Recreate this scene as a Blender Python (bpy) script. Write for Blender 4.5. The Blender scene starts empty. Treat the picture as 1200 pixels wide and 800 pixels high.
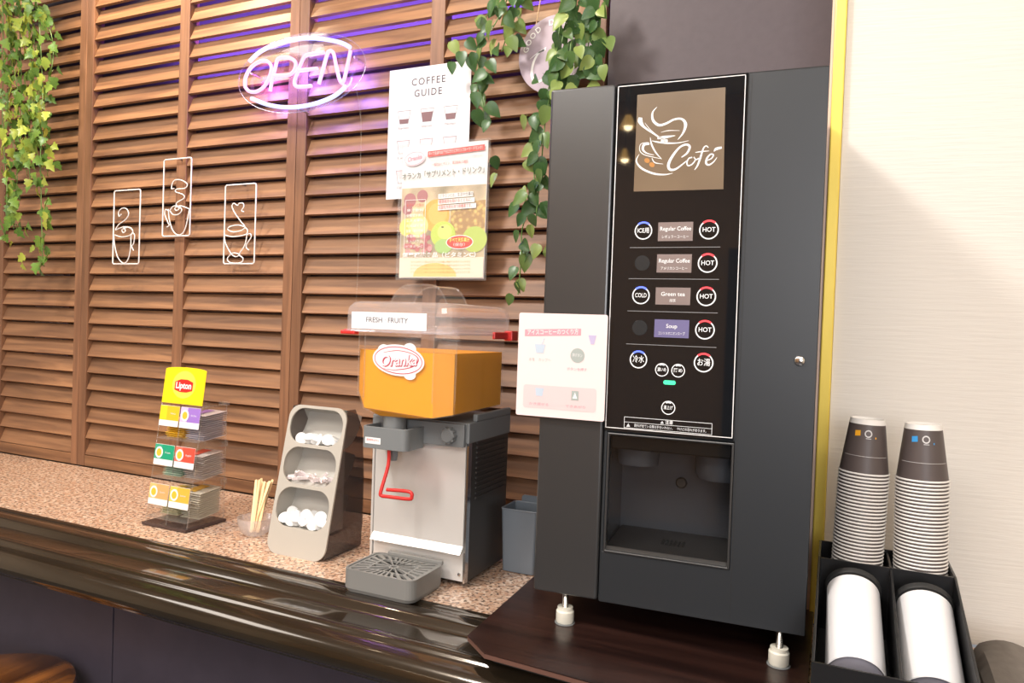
import bpy, math, random
from math import sin, cos, pi, radians, sqrt
from mathutils import Vector, Matrix, Quaternion
random.seed(7)
C = bpy.context.scene.collection

# ------------------------------------------------------------------ camera
# world: X along the louvre wall, Y into it (wall face at 0), Z up, counter top at 0, floor at -1
F, YAW, PITCH, ROLL, CY, CZ = 840.0, 0.42503, 0.01931, 0.03525, 1.4119, 0.45529
_f = Vector((-sin(YAW)*cos(PITCH), cos(YAW)*cos(PITCH), -sin(PITCH)))
_r0 = Vector((cos(YAW), sin(YAW), 0)); _u0 = _r0.cross(_f)
_r = cos(ROLL)*_r0 + sin(ROLL)*_u0; _u = -sin(ROLL)*_r0 + cos(ROLL)*_u0
CAM = Vector((0, -CY, CZ))
cd = bpy.data.cameras.new('camera'); cam = bpy.data.objects.new('camera', cd); C.objects.link(cam)
cd.sensor_fit = 'HORIZONTAL'; cd.sensor_width = 36; cd.lens = F/1200*36; cd.clip_start = 0.02
cam.matrix_world = Matrix(((_r.x, _u.x, -_f.x, CAM.x), (_r.y, _u.y, -_f.y, CAM.y), (_r.z, _u.z, -_f.z, CAM.z), (0, 0, 0, 1)))
bpy.context.scene.camera = cam

def ray(x, y): return _f*F + _r*(x-600) - _u*(y-400)
def at(x, y, Y=0.0, ax=1):              # the point of the plane (axis ax = Y) seen at a pixel
    d = ray(x, y); return CAM + d*((Y-CAM[ax])/d[ax])

# ------------------------------------------------------------------ light
W = bpy.data.worlds.new('world'); bpy.context.scene.world = W; W.use_nodes = True
W.node_tree.nodes['Background'].inputs[0].default_value = (0.9, 0.93, 1.0, 1)
W.node_tree.nodes['Background'].inputs[1].default_value = 0.35
vs = bpy.context.scene.view_settings
vs.view_transform = 'Standard'; vs.look = 'None'; vs.gamma = 1; vs.use_curve_mapping = False
vs.exposure = -0.26
bpy.context.scene.cycles.transparent_max_bounces = 32
ROOMH = 2.25                            # ceiling above the counter
def lamp(name, kind, loc, power, color, size=0.3, aim=None, size_y=None, spot=None, blend=0.6):
    l = bpy.data.lights.new(name, kind); l.energy = power; l.color = color
    if kind == 'AREA':
        l.size = size
        if size_y: l.shape = 'RECTANGLE'; l.size_y = size_y
    else: l.shadow_soft_size = size
    if kind == 'SPOT': l.spot_size = radians(spot); l.spot_blend = blend
    o = bpy.data.objects.new(name, l); C.objects.link(o); o.location = loc
    if aim is not None: o.rotation_mode = 'QUATERNION'; o.rotation_quaternion = (Vector(aim)-Vector(loc)).to_track_quat('-Z', 'Y')
    return o
lamp('ceiling_key_light', 'AREA', (-1.28, -1.52, 2.05), 46, (1, .95, .89), .30, aim=(-.5, -.2, .3))
lamp('ceiling_fill_light', 'AREA', (-0.8, -3.0, 2.2), 95, (1, .94, .88), 1.6, aim=(-.8, -2.8, 0), size_y=1.6)
lamp('ceiling_fill_light', 'AREA', (-2.9, -1.5, 2.2), 34, (1, .94, .88), 1.0, aim=(-2.4, -1.1, 0), size_y=1.0)
lamp('side_fill_light', 'AREA', (0.9, -3.9, 0.9), 60, (.95, .96, 1), 1.4, aim=(-.3, 0, .3), size_y=1.4)  # added soft fill for the steel front, no window stands there
lamp('ceiling_fill_light', 'AREA', (1.2, -2.6, 2.2), 42, (1, .92, .82), 1.0, aim=(.9, -1.2, 0), size_y=1.0)  # fill lamp added to brighten the white wall at the right
lamp('rear_wall_fill_light', 'AREA', (-2.3, -4.5, 2.2), 22, (1, .82, .6), 1.6, aim=(-2.3, -4.9, .8), size_y=.2)  # added lamp, warms the rear wall that the machine's pillar mirrors
for x, p in ((-2.62, 20), (-1.70, 85), (-0.88, 26)):
    lamp('downlight', 'SPOT', (x, -.26, 1.80), p, (1, .80, .55), .03, aim=(x-.02, -.02, 1.15), spot=88)
# purple light strip hidden behind the louvres near the sign
lamp('purple_strip_light', 'AREA', (-1.10, .045, 1.16), 13, (.30, .13, 1), 1.4, aim=(-1.10, .14, 1.42), size_y=.03)

# ------------------------------------------------------------------ materials
MATS = {}
def mat(name, col, rough=.5, metal=0., coat=0., emit=None, es=1., sss=0., spec=.5, bump=None, var=0.):
    if name in MATS: return MATS[name]
    m = bpy.data.materials.new(name); m.use_nodes = True; MATS[name] = m
    nt = m.node_tree; b = nt.nodes['Principled BSDF']
    b.inputs['Base Color'].default_value = (*col, 1); b.inputs['Roughness'].default_value = rough
    b.inputs['Metallic'].default_value = metal; b.inputs['Coat Weight'].default_value = coat
    b.inputs['Specular IOR Level'].default_value = spec
    if emit: b.inputs['Emission Color'].default_value = (*emit, 1); b.inputs['Emission Strength'].default_value = es
    if sss: b.inputs['Subsurface Weight'].default_value = sss; b.inputs['Subsurface Radius'].default_value = (.03, .012, .003); b.inputs['Subsurface Scale'].default_value = 1.
    tc = nt.nodes.new('ShaderNodeTexCoord'); n = nt.nodes.new('ShaderNodeTexNoise')
    nt.links.new(tc.outputs['Object'], n.inputs['Vector']); n.inputs['Scale'].default_value = (bump or (40, 0))[0]
    if var:
        hs = nt.nodes.new('ShaderNodeHueSaturation'); hs.inputs['Color'].default_value = (*col, 1)
        mr = nt.nodes.new('ShaderNodeMapRange'); mr.inputs['To Min'].default_value = 1-var; mr.inputs['To Max'].default_value = 1+var
        mr.inputs['From Min'].default_value = .3; mr.inputs['From Max'].default_value = .7
        nt.links.new(n.outputs['Fac'], mr.inputs['Value']); nt.links.new(mr.outputs[0], hs.inputs['Value']); nt.links.new(hs.outputs[0], b.inputs['Base Color'])
    if bump and bump[1]:
        bp = nt.nodes.new('ShaderNodeBump'); bp.inputs['Distance'].default_value = bump[1]; bp.inputs['Strength'].default_value = .6
        nt.links.new(n.outputs['Fac'], bp.inputs['Height']); nt.links.new(bp.outputs[0], b.inputs['Normal'])
    return m
def srgb(r, g, b):
    return tuple(((v/255/12.92) if v/255 <= .04045 else ((v/255+.055)/1.055)**2.4) for v in (r, g, b))
def ramp(nt, fac, stops):
    r = nt.nodes.new('ShaderNodeValToRGB'); e = r.color_ramp.elements
    while len(e) < len(stops): e.new(.5)
    for i, (p, c) in enumerate(stops): e[i].position = p; e[i].color = (*c, 1)
    nt.links.new(fac, r.inputs[0]); return r.outputs[0]
def wood(name, dark, light, axis=0, scale=1., rough=.5, coat=0.):
    m = mat(name, light, rough, coat=coat); nt = m.node_tree; b = nt.nodes['Principled BSDF']
    tc = nt.nodes.new('ShaderNodeTexCoord'); oi = nt.nodes.new('ShaderNodeObjectInfo'); mp = nt.nodes.new('ShaderNodeMapping')
    s = [55*scale]*3; s[axis] = 3.5*scale; mp.inputs['Scale'].default_value = s
    add = nt.nodes.new('ShaderNodeVectorMath'); add.operation = 'MULTIPLY_ADD'
    add.inputs[1].default_value = (9, 5, 7); nt.links.new(oi.outputs['Random'], add.inputs[0]); nt.links.new(tc.outputs['Object'], add.inputs[2])
    nt.links.new(add.outputs[0], mp.inputs['Vector'])
    n = nt.nodes.new('ShaderNodeTexNoise'); n.inputs['Scale'].default_value = 1; n.inputs['Detail'].default_value = 5; n.inputs['Distortion'].default_value = .6
    nt.links.new(mp.outputs[0], n.inputs['Vector'])
    c = ramp(nt, n.outputs['Fac'], [(.3, dark), (.7, light)])
    hs = nt.nodes.new('ShaderNodeHueSaturation'); mr = nt.nodes.new('ShaderNodeMapRange'); mr.inputs['To Min'].default_value = .86; mr.inputs['To Max'].default_value = 1.14
    nt.links.new(oi.outputs['Random'], mr.inputs['Value']); nt.links.new(mr.outputs[0], hs.inputs['Value']); nt.links.new(c, hs.inputs['Color'])
    nt.links.new(hs.outputs[0], b.inputs['Base Color'])
    bp = nt.nodes.new('ShaderNodeBump'); bp.inputs['Distance'].default_value = .0006; bp.inputs['Strength'].default_value = .4
    nt.links.new(n.outputs['Fac'], bp.inputs['Height']); nt.links.new(bp.outputs[0], b.inputs['Normal'])
    return m
def clear(name, tint=(1, 1, 1), gloss=.10, rough=.05, haze=0., top=.30):
    # thin clear plastic: mostly see-through, with a fresnel gloss and a little milky haze
    m = bpy.data.materials.new(name); m.use_nodes = True; MATS[name] = m; nt = m.node_tree; nt.nodes.clear()
    out = nt.nodes.new('ShaderNodeOutputMaterial'); t = nt.nodes.new('ShaderNodeBsdfTransparent'); t.inputs[0].default_value = (*tint, 1)
    g = nt.nodes.new('ShaderNodeBsdfGlossy'); g.inputs['Roughness'].default_value = rough
    lw = nt.nodes.new('ShaderNodeLayerWeight'); lw.inputs[0].default_value = .35
    mr = nt.nodes.new('ShaderNodeMapRange'); mr.inputs['To Min'].default_value = gloss*.3; mr.inputs['To Max'].default_value = top
    mx = nt.nodes.new('ShaderNodeMixShader'); nt.links.new(lw.outputs['Fresnel'], mr.inputs['Value']); nt.links.new(mr.outputs[0], mx.inputs[0])
    nt.links.new(t.outputs[0], mx.inputs[1]); nt.links.new(g.outputs[0], mx.inputs[2]); last = mx
    if haze:
        d = nt.nodes.new('ShaderNodeBsdfDiffuse'); d.inputs[0].default_value = (.95, .95, .95, 1)
        m2 = nt.nodes.new('ShaderNodeMixShader'); m2.inputs[0].default_value = haze
        nt.links.new(mx.outputs[0], m2.inputs[1]); nt.links.new(d.outputs[0], m2.inputs[2]); last = m2
    nt.links.new(last.outputs[0], out.inputs[0]); return m

WOOD_H = wood('louvre_wood', srgb(108, 75, 53), srgb(154, 112, 79), 0, 1)
WOOD_V = wood('frame_wood', srgb(106, 73, 53), srgb(144, 103, 75), 2, 1)
BOARD = wood('dark_board', srgb(28, 16, 14), srgb(52, 32, 27), 0, .8, .3, .1)
STOOLW = wood('stool_wood', srgb(70, 38, 16), srgb(170, 105, 48), 1, .35, .15, .6)
STICKW = wood('stick_wood', srgb(225, 190, 140), srgb(245, 220, 175), 2, .5, .6)
EDGEB = mat('board_edge', srgb(104, 74, 64), .35)
MOULD = mat('glossy_brown_moulding', srgb(54, 45, 34), .16, metal=.5, coat=.7, bump=(5, .0004), var=.2)
GREYP = mat('grey_plastic', srgb(128, 127, 124), .45)
GREYD = mat('dark_grey_plastic', srgb(122, 125, 126), .45)
GREYB = mat('bin_grey', srgb(112, 120, 128), .35)
BEIGEG = mat('warm_grey_plastic', srgb(182, 176, 166), .5)
WHITE = mat('white', (.85, .85, .85), .45)
WHITEP = mat('white_print', (.9, .88, .87), .4)
BLACK = mat('black_plastic', (.012, .012, .013), .28)
BLACKM = mat('black_matte', (.02, .02, .02), .6)
PAINT = mat('charcoal_paint', (.020, .0225, .026), .38, spec=.5, bump=(900, .00006))
PAINT2 = mat('charcoal_paint_gloss', (.030, .030, .031), .3, spec=1.)
GLASSB = mat('black_glass', (.008, .009, .011), .03, spec=.7)
STEEL = mat('brushed_steel', (.90, .88, .85), .4, metal=.55, bump=(120, .0001))
CHROME = mat('chrome', (.75, .75, .75), .15, metal=1)
DSTEEL = mat('dark_steel', (.10, .095, .09), .42, metal=.6)
RED = mat('red_plastic', srgb(215, 52, 48), .35)
GOLD = mat('gold_strip', srgb(246, 216, 96), .3, metal=.2)
CLEAR = clear('clear_plastic', gloss=.10)
ACRY = clear('stand_acrylic', gloss=.08, top=.10)
CLEARH = clear('hazy_plastic', gloss=.15, haze=.035)
LIDM = clear('lid_plastic', (.98, .94, .96), gloss=.25, haze=.16)
SMOKE = clear('smoked_plastic', (.50, .44, .42), gloss=.3, haze=.03, top=.25)

def granite():
    m = mat('granite', (.5, .4, .35), .22, coat=.2); nt = m.node_tree; b = nt.nodes['Principled BSDF']
    tc = nt.nodes.new('ShaderNodeTexCoord')
    def nz(s, d=3):
        n = nt.nodes.new('ShaderNodeTexNoise'); n.inputs['Scale'].default_value = s; n.inputs['Detail'].default_value = d
        nt.links.new(tc.outputs['Object'], n.inputs['Vector']); return n.outputs['Fac']
    v = nt.nodes.new('ShaderNodeTexVoronoi'); v.inputs['Scale'].default_value = 170; nt.links.new(tc.outputs['Object'], v.inputs['Vector'])
    base = ramp(nt, v.outputs['Color'], [(.1, srgb(204, 176, 152)), (.45, srgb(186, 146, 120)), (.8, srgb(220, 198, 178))])
    dk = ramp(nt, nz(150, 4), [(.40, (1, 1, 1)), (.47, (0, 0, 0))])
    mx = nt.nodes.new('ShaderNodeMixRGB'); nt.links.new(dk, mx.inputs[0]); nt.links.new(base, mx.inputs[1]); mx.inputs[2].default_value = (*srgb(108, 88, 78), 1)
    dk2 = ramp(nt, nz(75, 2), [(.30, (1, 1, 1)), (.38, (0, 0, 0))])
    m2 = nt.nodes.new('ShaderNodeMixRGB'); nt.links.new(dk2, m2.inputs[0]); nt.links.new(mx.outputs[0], m2.inputs[1]); m2.inputs[2].default_value = (*srgb(150, 126, 112), 1)
    nt.links.new(m2.outputs[0], b.inputs['Base Color']); return m
GRANITE = granite()
def wallpaper():
    m = mat('ribbed_wallpaper', srgb(232, 226, 217), .8); nt = m.node_tree; b = nt.nodes['Principled BSDF']
    tc = nt.nodes.new('ShaderNodeTexCoord'); mp = nt.nodes.new('ShaderNodeMapping'); mp.inputs['Scale'].default_value = (14, 14, 210)
    n = nt.nodes.new('ShaderNodeTexNoise'); n.inputs['Scale'].default_value = 1; n.inputs['Detail'].default_value = 3
    nt.links.new(tc.outputs['Object'], mp.inputs[0]); nt.links.new(mp.outputs[0], n.inputs['Vector'])
    bp = nt.nodes.new('ShaderNodeBump'); bp.inputs['Distance'].default_value = .0013; bp.inputs['Strength'].default_value = .7
    nt.links.new(n.outputs['Fac'], bp.inputs['Height']); nt.links.new(bp.outputs[0], b.inputs['Normal']); return m
WALLP = wallpaper()

# ------------------------------------------------------------------ mesh helpers
class MB:
    def __init__(s): s.v = []; s.f = []; s.sm = []
    def add(s, vs_, fs, smooth=False):
        o = len(s.v); s.v += [tuple(p) for p in vs_]; s.f += [tuple(i+o for i in f) for f in fs]; s.sm += [smooth]*len(fs); return s
    def box(s, x0, x1, y0, y1, z0, z1):
        return s.add([(x, y, z) for x in (x0, x1) for y in (y0, y1) for z in (z0, z1)],
                     [(0, 1, 3, 2), (4, 6, 7, 5), (0, 4, 5, 1), (2, 3, 7, 6), (0, 2, 6, 4), (1, 5, 7, 3)])
    def prism(s, pts, a, b, ax='y'):     # pts (x,z) for y, (x,y) for z, (y,z) for x ; counter-clockwise seen from -y / +z / +x
        def P(p, h): return {'y': (p[0], h, p[1]), 'z': (p[0], p[1], h), 'x': (h, p[0], p[1])}[ax]
        n = len(pts)
        if ax == 'y': a, b = b, a
        return s.add([P(p, a) for p in pts]+[P(p, b) for p in pts],
                     [tuple(range(n-1, -1, -1)), tuple(range(n, 2*n))]+[(i, (i+1) % n, n+(i+1) % n, n+i) for i in range(n)])
    def flat(s, pts, y):                 # a printed shape facing -y
        return s.add([(p[0], y, p[1]) for p in pts], [tuple(range(len(pts)))])
    def ring(s, cx, cz, r0, r1, y, n=32, a0=0, a1=2*pi):
        k = n+1; vv = []
        for i in range(k):
            a = a0+(a1-a0)*i/n; vv += [(cx+r0*cos(a), y, cz+r0*sin(a)), (cx+r1*cos(a), y, cz+r1*sin(a))]
        return s.add(vv, [(2*i, 2*i+1, 2*i+3, 2*i+2) for i in range(n)])
    def ribbon(s, pts, ws, y, closed=False, sub=5):
        p = smooth(pts, sub); m = len(p); w = [ws]*m if not hasattr(ws, '__len__') else interp(ws, m); vv = []
        for i in range(m):
            a = p[max(i-1, 0)]; b = p[min(i+1, m-1)]; dx, dz = b[0]-a[0], b[1]-a[1]; L = sqrt(dx*dx+dz*dz) or 1
            nx, nz = -dz/L*w[i]/2, dx/L*w[i]/2; vv += [(p[i][0]-nx, y, p[i][1]-nz), (p[i][0]+nx, y, p[i][1]+nz)]
        return s.add(vv, [(2*i, 2*i+2, 2*i+3, 2*i+1) for i in range(m-1)])
    def tube(s, pts, r, n=8, closed=False, rs=None):
        pts = [Vector(p) for p in pts]; m = len(pts); t0 = None; vv = []; N = None
        for i in range(m):
            t = (pts[(i+1) % m if closed else min(i+1, m-1)]-pts[(i-1) % m if closed else max(i-1, 0)]).normalized()
            if N is None: N = t.orthogonal().normalized()
            N = (N-t*N.dot(t)); N = N.normalized() if N.length > 1e-6 else t.orthogonal().normalized()
            B = t.cross(N); rr = rs[i] if rs else r
            vv += [pts[i]+(N*cos(2*pi*k/n)+B*sin(2*pi*k/n))*rr for k in range(n)]
        fs = [(i*n+k, i*n+(k+1) % n, ((i+1) % m)*n+(k+1) % n, ((i+1) % m)*n+k) for i in range(m if closed else m-1) for k in range(n)]
        if not closed: fs += [tuple(range(n-1, -1, -1)), tuple((m-1)*n+k for k in range(n))]
        return s.add(vv, fs, True)
    def lathe(s, prof, c=(0, 0, 0), n=32, axis=(0, 0, 1)):      # prof (r,h); closed ends where r == 0
        A = Vector(axis).normalized(); Q = Vector((0, 0, 1)).rotation_difference(A); vv = []; c = Vector(c); m = len(prof)
        for r, h in prof:
            for k in range(n): vv.append(c+Q @ Vector((max(r, 1e-5)*cos(2*pi*k/n), max(r, 1e-5)*sin(2*pi*k/n), h)))
        fs = [(i*n+k, i*n+(k+1) % n, (i+1)*n+(k+1) % n, (i+1)*n+k) for i in range(m-1) for k in range(n)]
        return s.add(vv, fs, True)
    def cyl(s, c, r, h, axis=(0, 0, 1), n=24, r2=None):
        r2 = r if r2 is None else r2; return s.lathe([(0, 0), (r, 0), (r2, h), (0, h)], c, n, axis)
def smooth(p, sub=5):
    if sub <= 1 or len(p) < 3: return list(p)
    out = []; n = len(p); d = len(p[0])
    for i in range(n-1):
        p0, p1, p2, p3 = p[max(i-1, 0)], p[i], p[i+1], p[min(i+2, n-1)]
        for k in range(sub):
            t = k/sub; out.append(tuple(.5*((2*p1[j])+(-p0[j]+p2[j])*t+(2*p0[j]-5*p1[j]+4*p2[j]-p3[j])*t*t+(-p0[j]+3*p1[j]-3*p2[j]+p3[j])*t**3) for j in range(d)))
    out.append(tuple(p[-1])); return out
def interp(w, m):
    return [w[min(int(i/(m-1)*(len(w)-1)), len(w)-2)]*(1-(i/(m-1)*(len(w)-1)) % 1 if i < m-1 else 0) +
            w[min(int(i/(m-1)*(len(w)-1)), len(w)-2)+1]*((i/(m-1)*(len(w)-1)) % 1 if i < m-1 else 1) for i in range(m)]
def rrect(x0, x1, z0, z1, r, n=6):
    out = []
    for cx, cz, a in ((x1-r, z0+r, -90), (x1-r, z1-r, 0), (x0+r, z1-r, 90), (x0+r, z0+r, 180)):
        out += [(cx+r*cos(radians(a+90*i/n)), cz+r*sin(radians(a+90*i/n))) for i in range(n+1)]
    return out
def ell(cx, cz, a, b, n=32, t=0):
    return [(cx+a*cos(2*pi*i/n)*cos(t)-b*sin(2*pi*i/n)*sin(t), cz+a*cos(2*pi*i/n)*sin(t)+b*sin(2*pi*i/n)*cos(t)) for i in range(n)]
def obj(name, mb, m, parent=None, bevel=0, loc=None, label=None, kind=None, seg=2, rot=None):
    if isinstance(mb, MB):
        me = bpy.data.meshes.new(name); me.from_pydata(mb.v, [], mb.f); me.polygons.foreach_set('use_smooth', mb.sm); me.update()
        if any(mb.sm): me.set_sharp_from_angle(angle=radians(38))
        me.materials.append(m)
    else: me = mb
    o = bpy.data.objects.new(name, me); C.objects.link(o)
    if parent is not None: o.parent = parent
    if loc is not None: o.location = loc
    if rot is not None: o.rotation_euler = rot
    if bevel:
        b = o.modifiers.new('bevel', 'BEVEL'); b.width = bevel; b.segments = seg; b.limit_method = 'ANGLE'; b.angle_limit = radians(40)
    if label: o['label'] = label
    if kind: o['kind'] = kind
    return o
def tag(o, label, cat, group=None):
    o['label'] = label; o['category'] = cat
    if group: o['group'] = group
    return o
def thing(name, label, cat, loc=(0, 0, 0), rot=(0, 0, 0), group=None):
    o = bpy.data.objects.new(name, None); C.objects.link(o); o.location = loc; o.rotation_euler = rot; o.empty_display_size = .03
    return tag(o, label, cat, group)
def struct(name, mb, m, **k): return obj(name, mb, m, kind='structure', **k)
def dup(root, label=None, loc=None, rot=None, group=None):
    r = root.copy(); C.objects.link(r)
    if label: r['label'] = label
    if group: r['group'] = group
    if loc is not None: r.location = loc
    if rot is not None: r.rotation_euler = rot
    for ch in list(root.children):
        c = ch.copy(); C.objects.link(c); c.parent = r
        for g in ch.children:
            d = g.copy(); C.objects.link(d); d.parent = c
    return r
def text(s, size, m, parent, x, y, z, ax='CENTER', name='lettering', bold=0., shear=0., spacing=1., width=None, rz=0., stretch=1., label=None, flipx=1):
    cu = bpy.data.curves.new(name, 'FONT'); cu.body = s; cu.size = size; cu.align_x = ax; cu.align_y = 'CENTER'; cu.offset = bold
    cu.shear = shear; cu.space_character = spacing; cu.resolution_u = 3; cu.fill_mode = 'FRONT'
    t = bpy.data.objects.new('t', cu); C.objects.link(t); dg = bpy.context.evaluated_depsgraph_get()
    me = bpy.data.meshes.new_from_object(t.evaluated_get(dg)); bpy.data.objects.remove(t); bpy.data.curves.remove(cu)
    xs = [v.co.x for v in me.vertices] or [0]; k = stretch
    if width: k = width/max(max(xs)-min(xs), 1e-6)
    R = Matrix(((1, 0, 0, 0), (0, 0, -1, 0), (0, 1, 0, 0), (0, 0, 0, 1)))
    me.transform(Matrix.Rotation(-rz, 4, 'Y') @ R @ Matrix.Diagonal((k, 1, 1, 1)))
    me.materials.clear(); me.materials.append(m); me.name = name
    return obj(name, me, m, parent, loc=(x, y, z), label=label)

# ------------------------------------------------------------------ setting
X0, CW, SP, ZK = -2.04479, 0.39837, 0.0487, 1.3022         # first seam, column width, slat pitch, height of slat 0
XE = X0+4*CW+.006
struct('floor', MB().box(-4.2, 2.2, -5.0, .6, -1.05, -1), mat('floor_tile', srgb(70, 69, 72), .35, var=.1))
struct('ceiling', MB().box(-4.2, 2.2, -5.0, .6, ROOMH, ROOMH+.05), mat('ceiling_paint', srgb(235, 228, 218), .8))
struct('wall_left', MB().box(-4.25, -4.2, -5.0, .6, -1, ROOMH), mat('cream_paint', srgb(225, 212, 192), .7, var=.03))
struct('wall_right', MB().box(2.2, 2.25, -5.0, .6, -1, ROOMH), mat('cream_paint', (0, 0, 0)))
struct('wall_front', MB().box(-4.2, 2.2, -5.05, -5.0, -1, ROOMH), mat('warm_rear_paint', srgb(176, 140, 104), .7, var=.04))
struct('wall_back', MB().box(-4.2, .02, .15, .20, -1, ROOMH), mat('backdrop_paint', srgb(104, 98, 102), .8, var=.04))
struct('trim_1', MB().box(XE, .02, -.002, .04, .0005, ROOMH), mat('plum_grey_panel', srgb(86, 76, 80), .6, bump=(60, .0003), var=.05))
YW = -.165; g0, g1, g2 = at(976, 0, YW-.006).x, at(979.5, 0, YW-.006).x, at(993.5, 0, YW-.01).x
struct('trim_2', MB().box(g0, g1, YW-.004, -.006, .0005, ROOMH), mat('pale_pink_edge', srgb(226, 196, 176), .5))
struct('trim_3', MB().box(g1, g2, YW-.010, -.006, .0005, ROOMH), GOLD, bevel=.002)
wr = struct('wall_side', MB().prism([(0, 0), (2.1, 0), (2.1, .03), (.35, .03), (.02, .15), (0, .15)], .0005, ROOMH, 'z'), WALLP); wr.location = (g2+.0005, YW, 0); wr.rotation_euler = (0, 0, radians(8))
# dark panel added on the far wall to give the machine a dark reflection
struct('reflection_panel_1', MB().box(-.2, 1.1, -4.995, -4.96, -1, 1.1), mat('dark_reflection_panel', srgb(48, 50, 58), .4), bevel=.004)

# pendant lamps behind the viewer, seen as two sparks in the machine's glass
for i, (x, y, z) in enumerate(((-.75, -3.47, 1.60), (-.83, -3.90, 1.52))):
    pt = thing('pendant_lamp', ('nearer', 'farther')[i]+' of two small pendant lamps mirrored in the machine glass', 'lamp', (x, y, z), group='pendant lamps')
    obj('shade', MB().lathe([(.020, .07), (.055, .0), (.053, .0), (.018, .068)], n=24), mat('brass', srgb(190, 150, 80), .3, metal=.8), pt)
    obj('bulb', MB().lathe([(0, -.015), (.020, -.005), (.024, .012), (.014, .04), (0, .045)], n=16), mat('bulb_glow', (1, .9, .7), .5, emit=(1, .78, .45), es=45), pt)
    obj('cord', MB().tube([(0, 0, .065), (0, 0, ROOMH-z-.001)], .003, 6), BLACKM, pt)

# louvre screens
def slat_mb(x0, x1):
    L = x1-x0+.0005; pr = [(-.001, 0.0), (.006, -.003), (.0235, .034), (.0225, .0405), (.0165, .0425)]   # (y,z) tilted plank, lower edge to the front
    return MB().prism(pr, 0, L, 'x')
def panel(n0, cols, label):
    xa = X0+n0*CW; r = thing('louvre_screen', label, 'screen', (xa, 0, 0), group='louvre screens behind the counter')
    Lt = 2*CW; top = 1.60
    obj('stile', MB().box(.0008, .030, -.003, .030, .002, top), WOOD_V, r, bevel=.0012)
    obj('stile', MB().box(Lt-.030, Lt-.0008, -.003, .030, .002, top), WOOD_V, r, bevel=.0012)
    obj('middle_stile', MB().box(CW-.018, CW+.018, -.002, .030, .034, top-.034), WOOD_V, r, bevel=.0012)
    obj('bottom_rail', MB().box(.0305, Lt-.0305, -.002, .030, .002, .0335), WOOD_H, r, bevel=.0012)
    obj('top_rail', MB().box(.0305, Lt-.0305, -.002, .030, top-.033, top), WOOD_H, r, bevel=.0012)
    sp = slat_mb(.0315, CW-.019); me = None
    for c in cols:
        for k in range(-6, 27):
            z = ZK-k*SP
            if z+.043 > top-.034: continue
            if me is None: o = obj('slat', sp, WOOD_H, r); me = o.data
            else: o = obj('slat', me, WOOD_H, r)
            o.location = ((.0315 if c == 0 else CW+.0185), 0, z+random.uniform(-.0006, .0006))
panel(-2, (0, 1), 'leftmost brown slatted wooden screen behind the hanging ivy')
panel(0, (0, 1), 'brown slatted wooden screen carrying three white wire cup outlines')
panel(2, (0, 1), 'brown slatted wooden screen behind the posters and orange juice dispenser')
struct('trim_7', MB().box(-4.2, XE, -.004, .04, 1.602, ROOMH), WOOD_H)
# pale things in the dark space behind the louvres
for i, (a, b, z0, z1) in enumerate(((-2.42, -2.28, .05, .62), (-1.93, -1.78, .10, .46))):
    struct('trim_%d' % (4+i), MB().box(a, b, .10, .12, z0, z1), mat('pale_blind', srgb(176, 172, 184), .7))

# ------------------------------------------------------------------ counter
bc = thing('bar_counter', 'long bar counter with speckled granite top and dark glossy moulded edge', 'counter', (0, 0, 0))
XL, XR = -4.1, 1.6
obj('granite_top', MB().prism([(XL, -.392), (XR, -.392), (XR, XR*math.tan(radians(8))-.175), (-.03, -.180), (-.032, -.0055), (XL, -.0055)], -.03, 0, 'z'), GRANITE, bc)
prof = [(-.392, -.03), (-.392, -.0005), (-.402, -.0005), (-.410, -.003), (-.418, -.0005), (-.430, .0015), (-.446, .0005), (-.456, -.006), (-.462, -.0105), (-.474, -.013), (-.492, -.0135),
        (-.508, -.0115), (-.514, -.007), (-.521, -.0055), (-.528, -.008), (-.533, -.0125), (-.541, -.0155), (-.552, -.020), (-.560, -.028), (-.564, -.038), (-.563, -.048), (-.557, -.056), (-.547, -.060), (-.535, -.060), (-.53, -.075), (-.40, -.075)]
m_ = MB(); pr = smooth(prof[2:24], 4); pr = prof[:2]+pr+prof[24:]; m_.prism(pr[::-1], XL, XR, 'x'); m_.sm = [len(f) == 4 for f in m_.f]
obj('edge_moulding', m_, MOULD, bc)
pan = mat('plum_front_panel', srgb(70, 64, 76), .5, bump=(25, .0004), var=.06)
xs = [XL, -3.1, -2.24, -1.377, -.48, .42, XR]
for a, b in zip(xs, xs[1:]): obj('front_panel', MB().box(a+.002, b-.002, -.375, -.36, -.93, -.075), pan, bc, bevel=.001)
obj('carcass', MB().box(XL, XR, -.36, -.20, -1, -.0305), BLACKM, bc)

# stool
st = thing('bar_stool', 'round glossy brown wooden stool seat below the counter edge, bottom left', 'stool', (-1.525, -.562, -1))
obj('seat', MB().lathe([(0, .672), (.16, .672), (.172, .678), (.175, .688), (.172, .697), (.16, .702), (.06, .699), (0, .698)], n=48), STOOLW, st)
for k in range(4):
    a = pi/4+k*pi/2; obj('leg', MB().tube([(.11*cos(a), .11*sin(a), .672), (.165*cos(a), .165*sin(a), 0)], .013), BLACKM, st)
obj('foot_ring', MB().tube([(.145*cos(2*pi*i/32), .145*sin(2*pi*i/32), .25) for i in range(32)], .007, closed=True), BLACKM, st)

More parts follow.
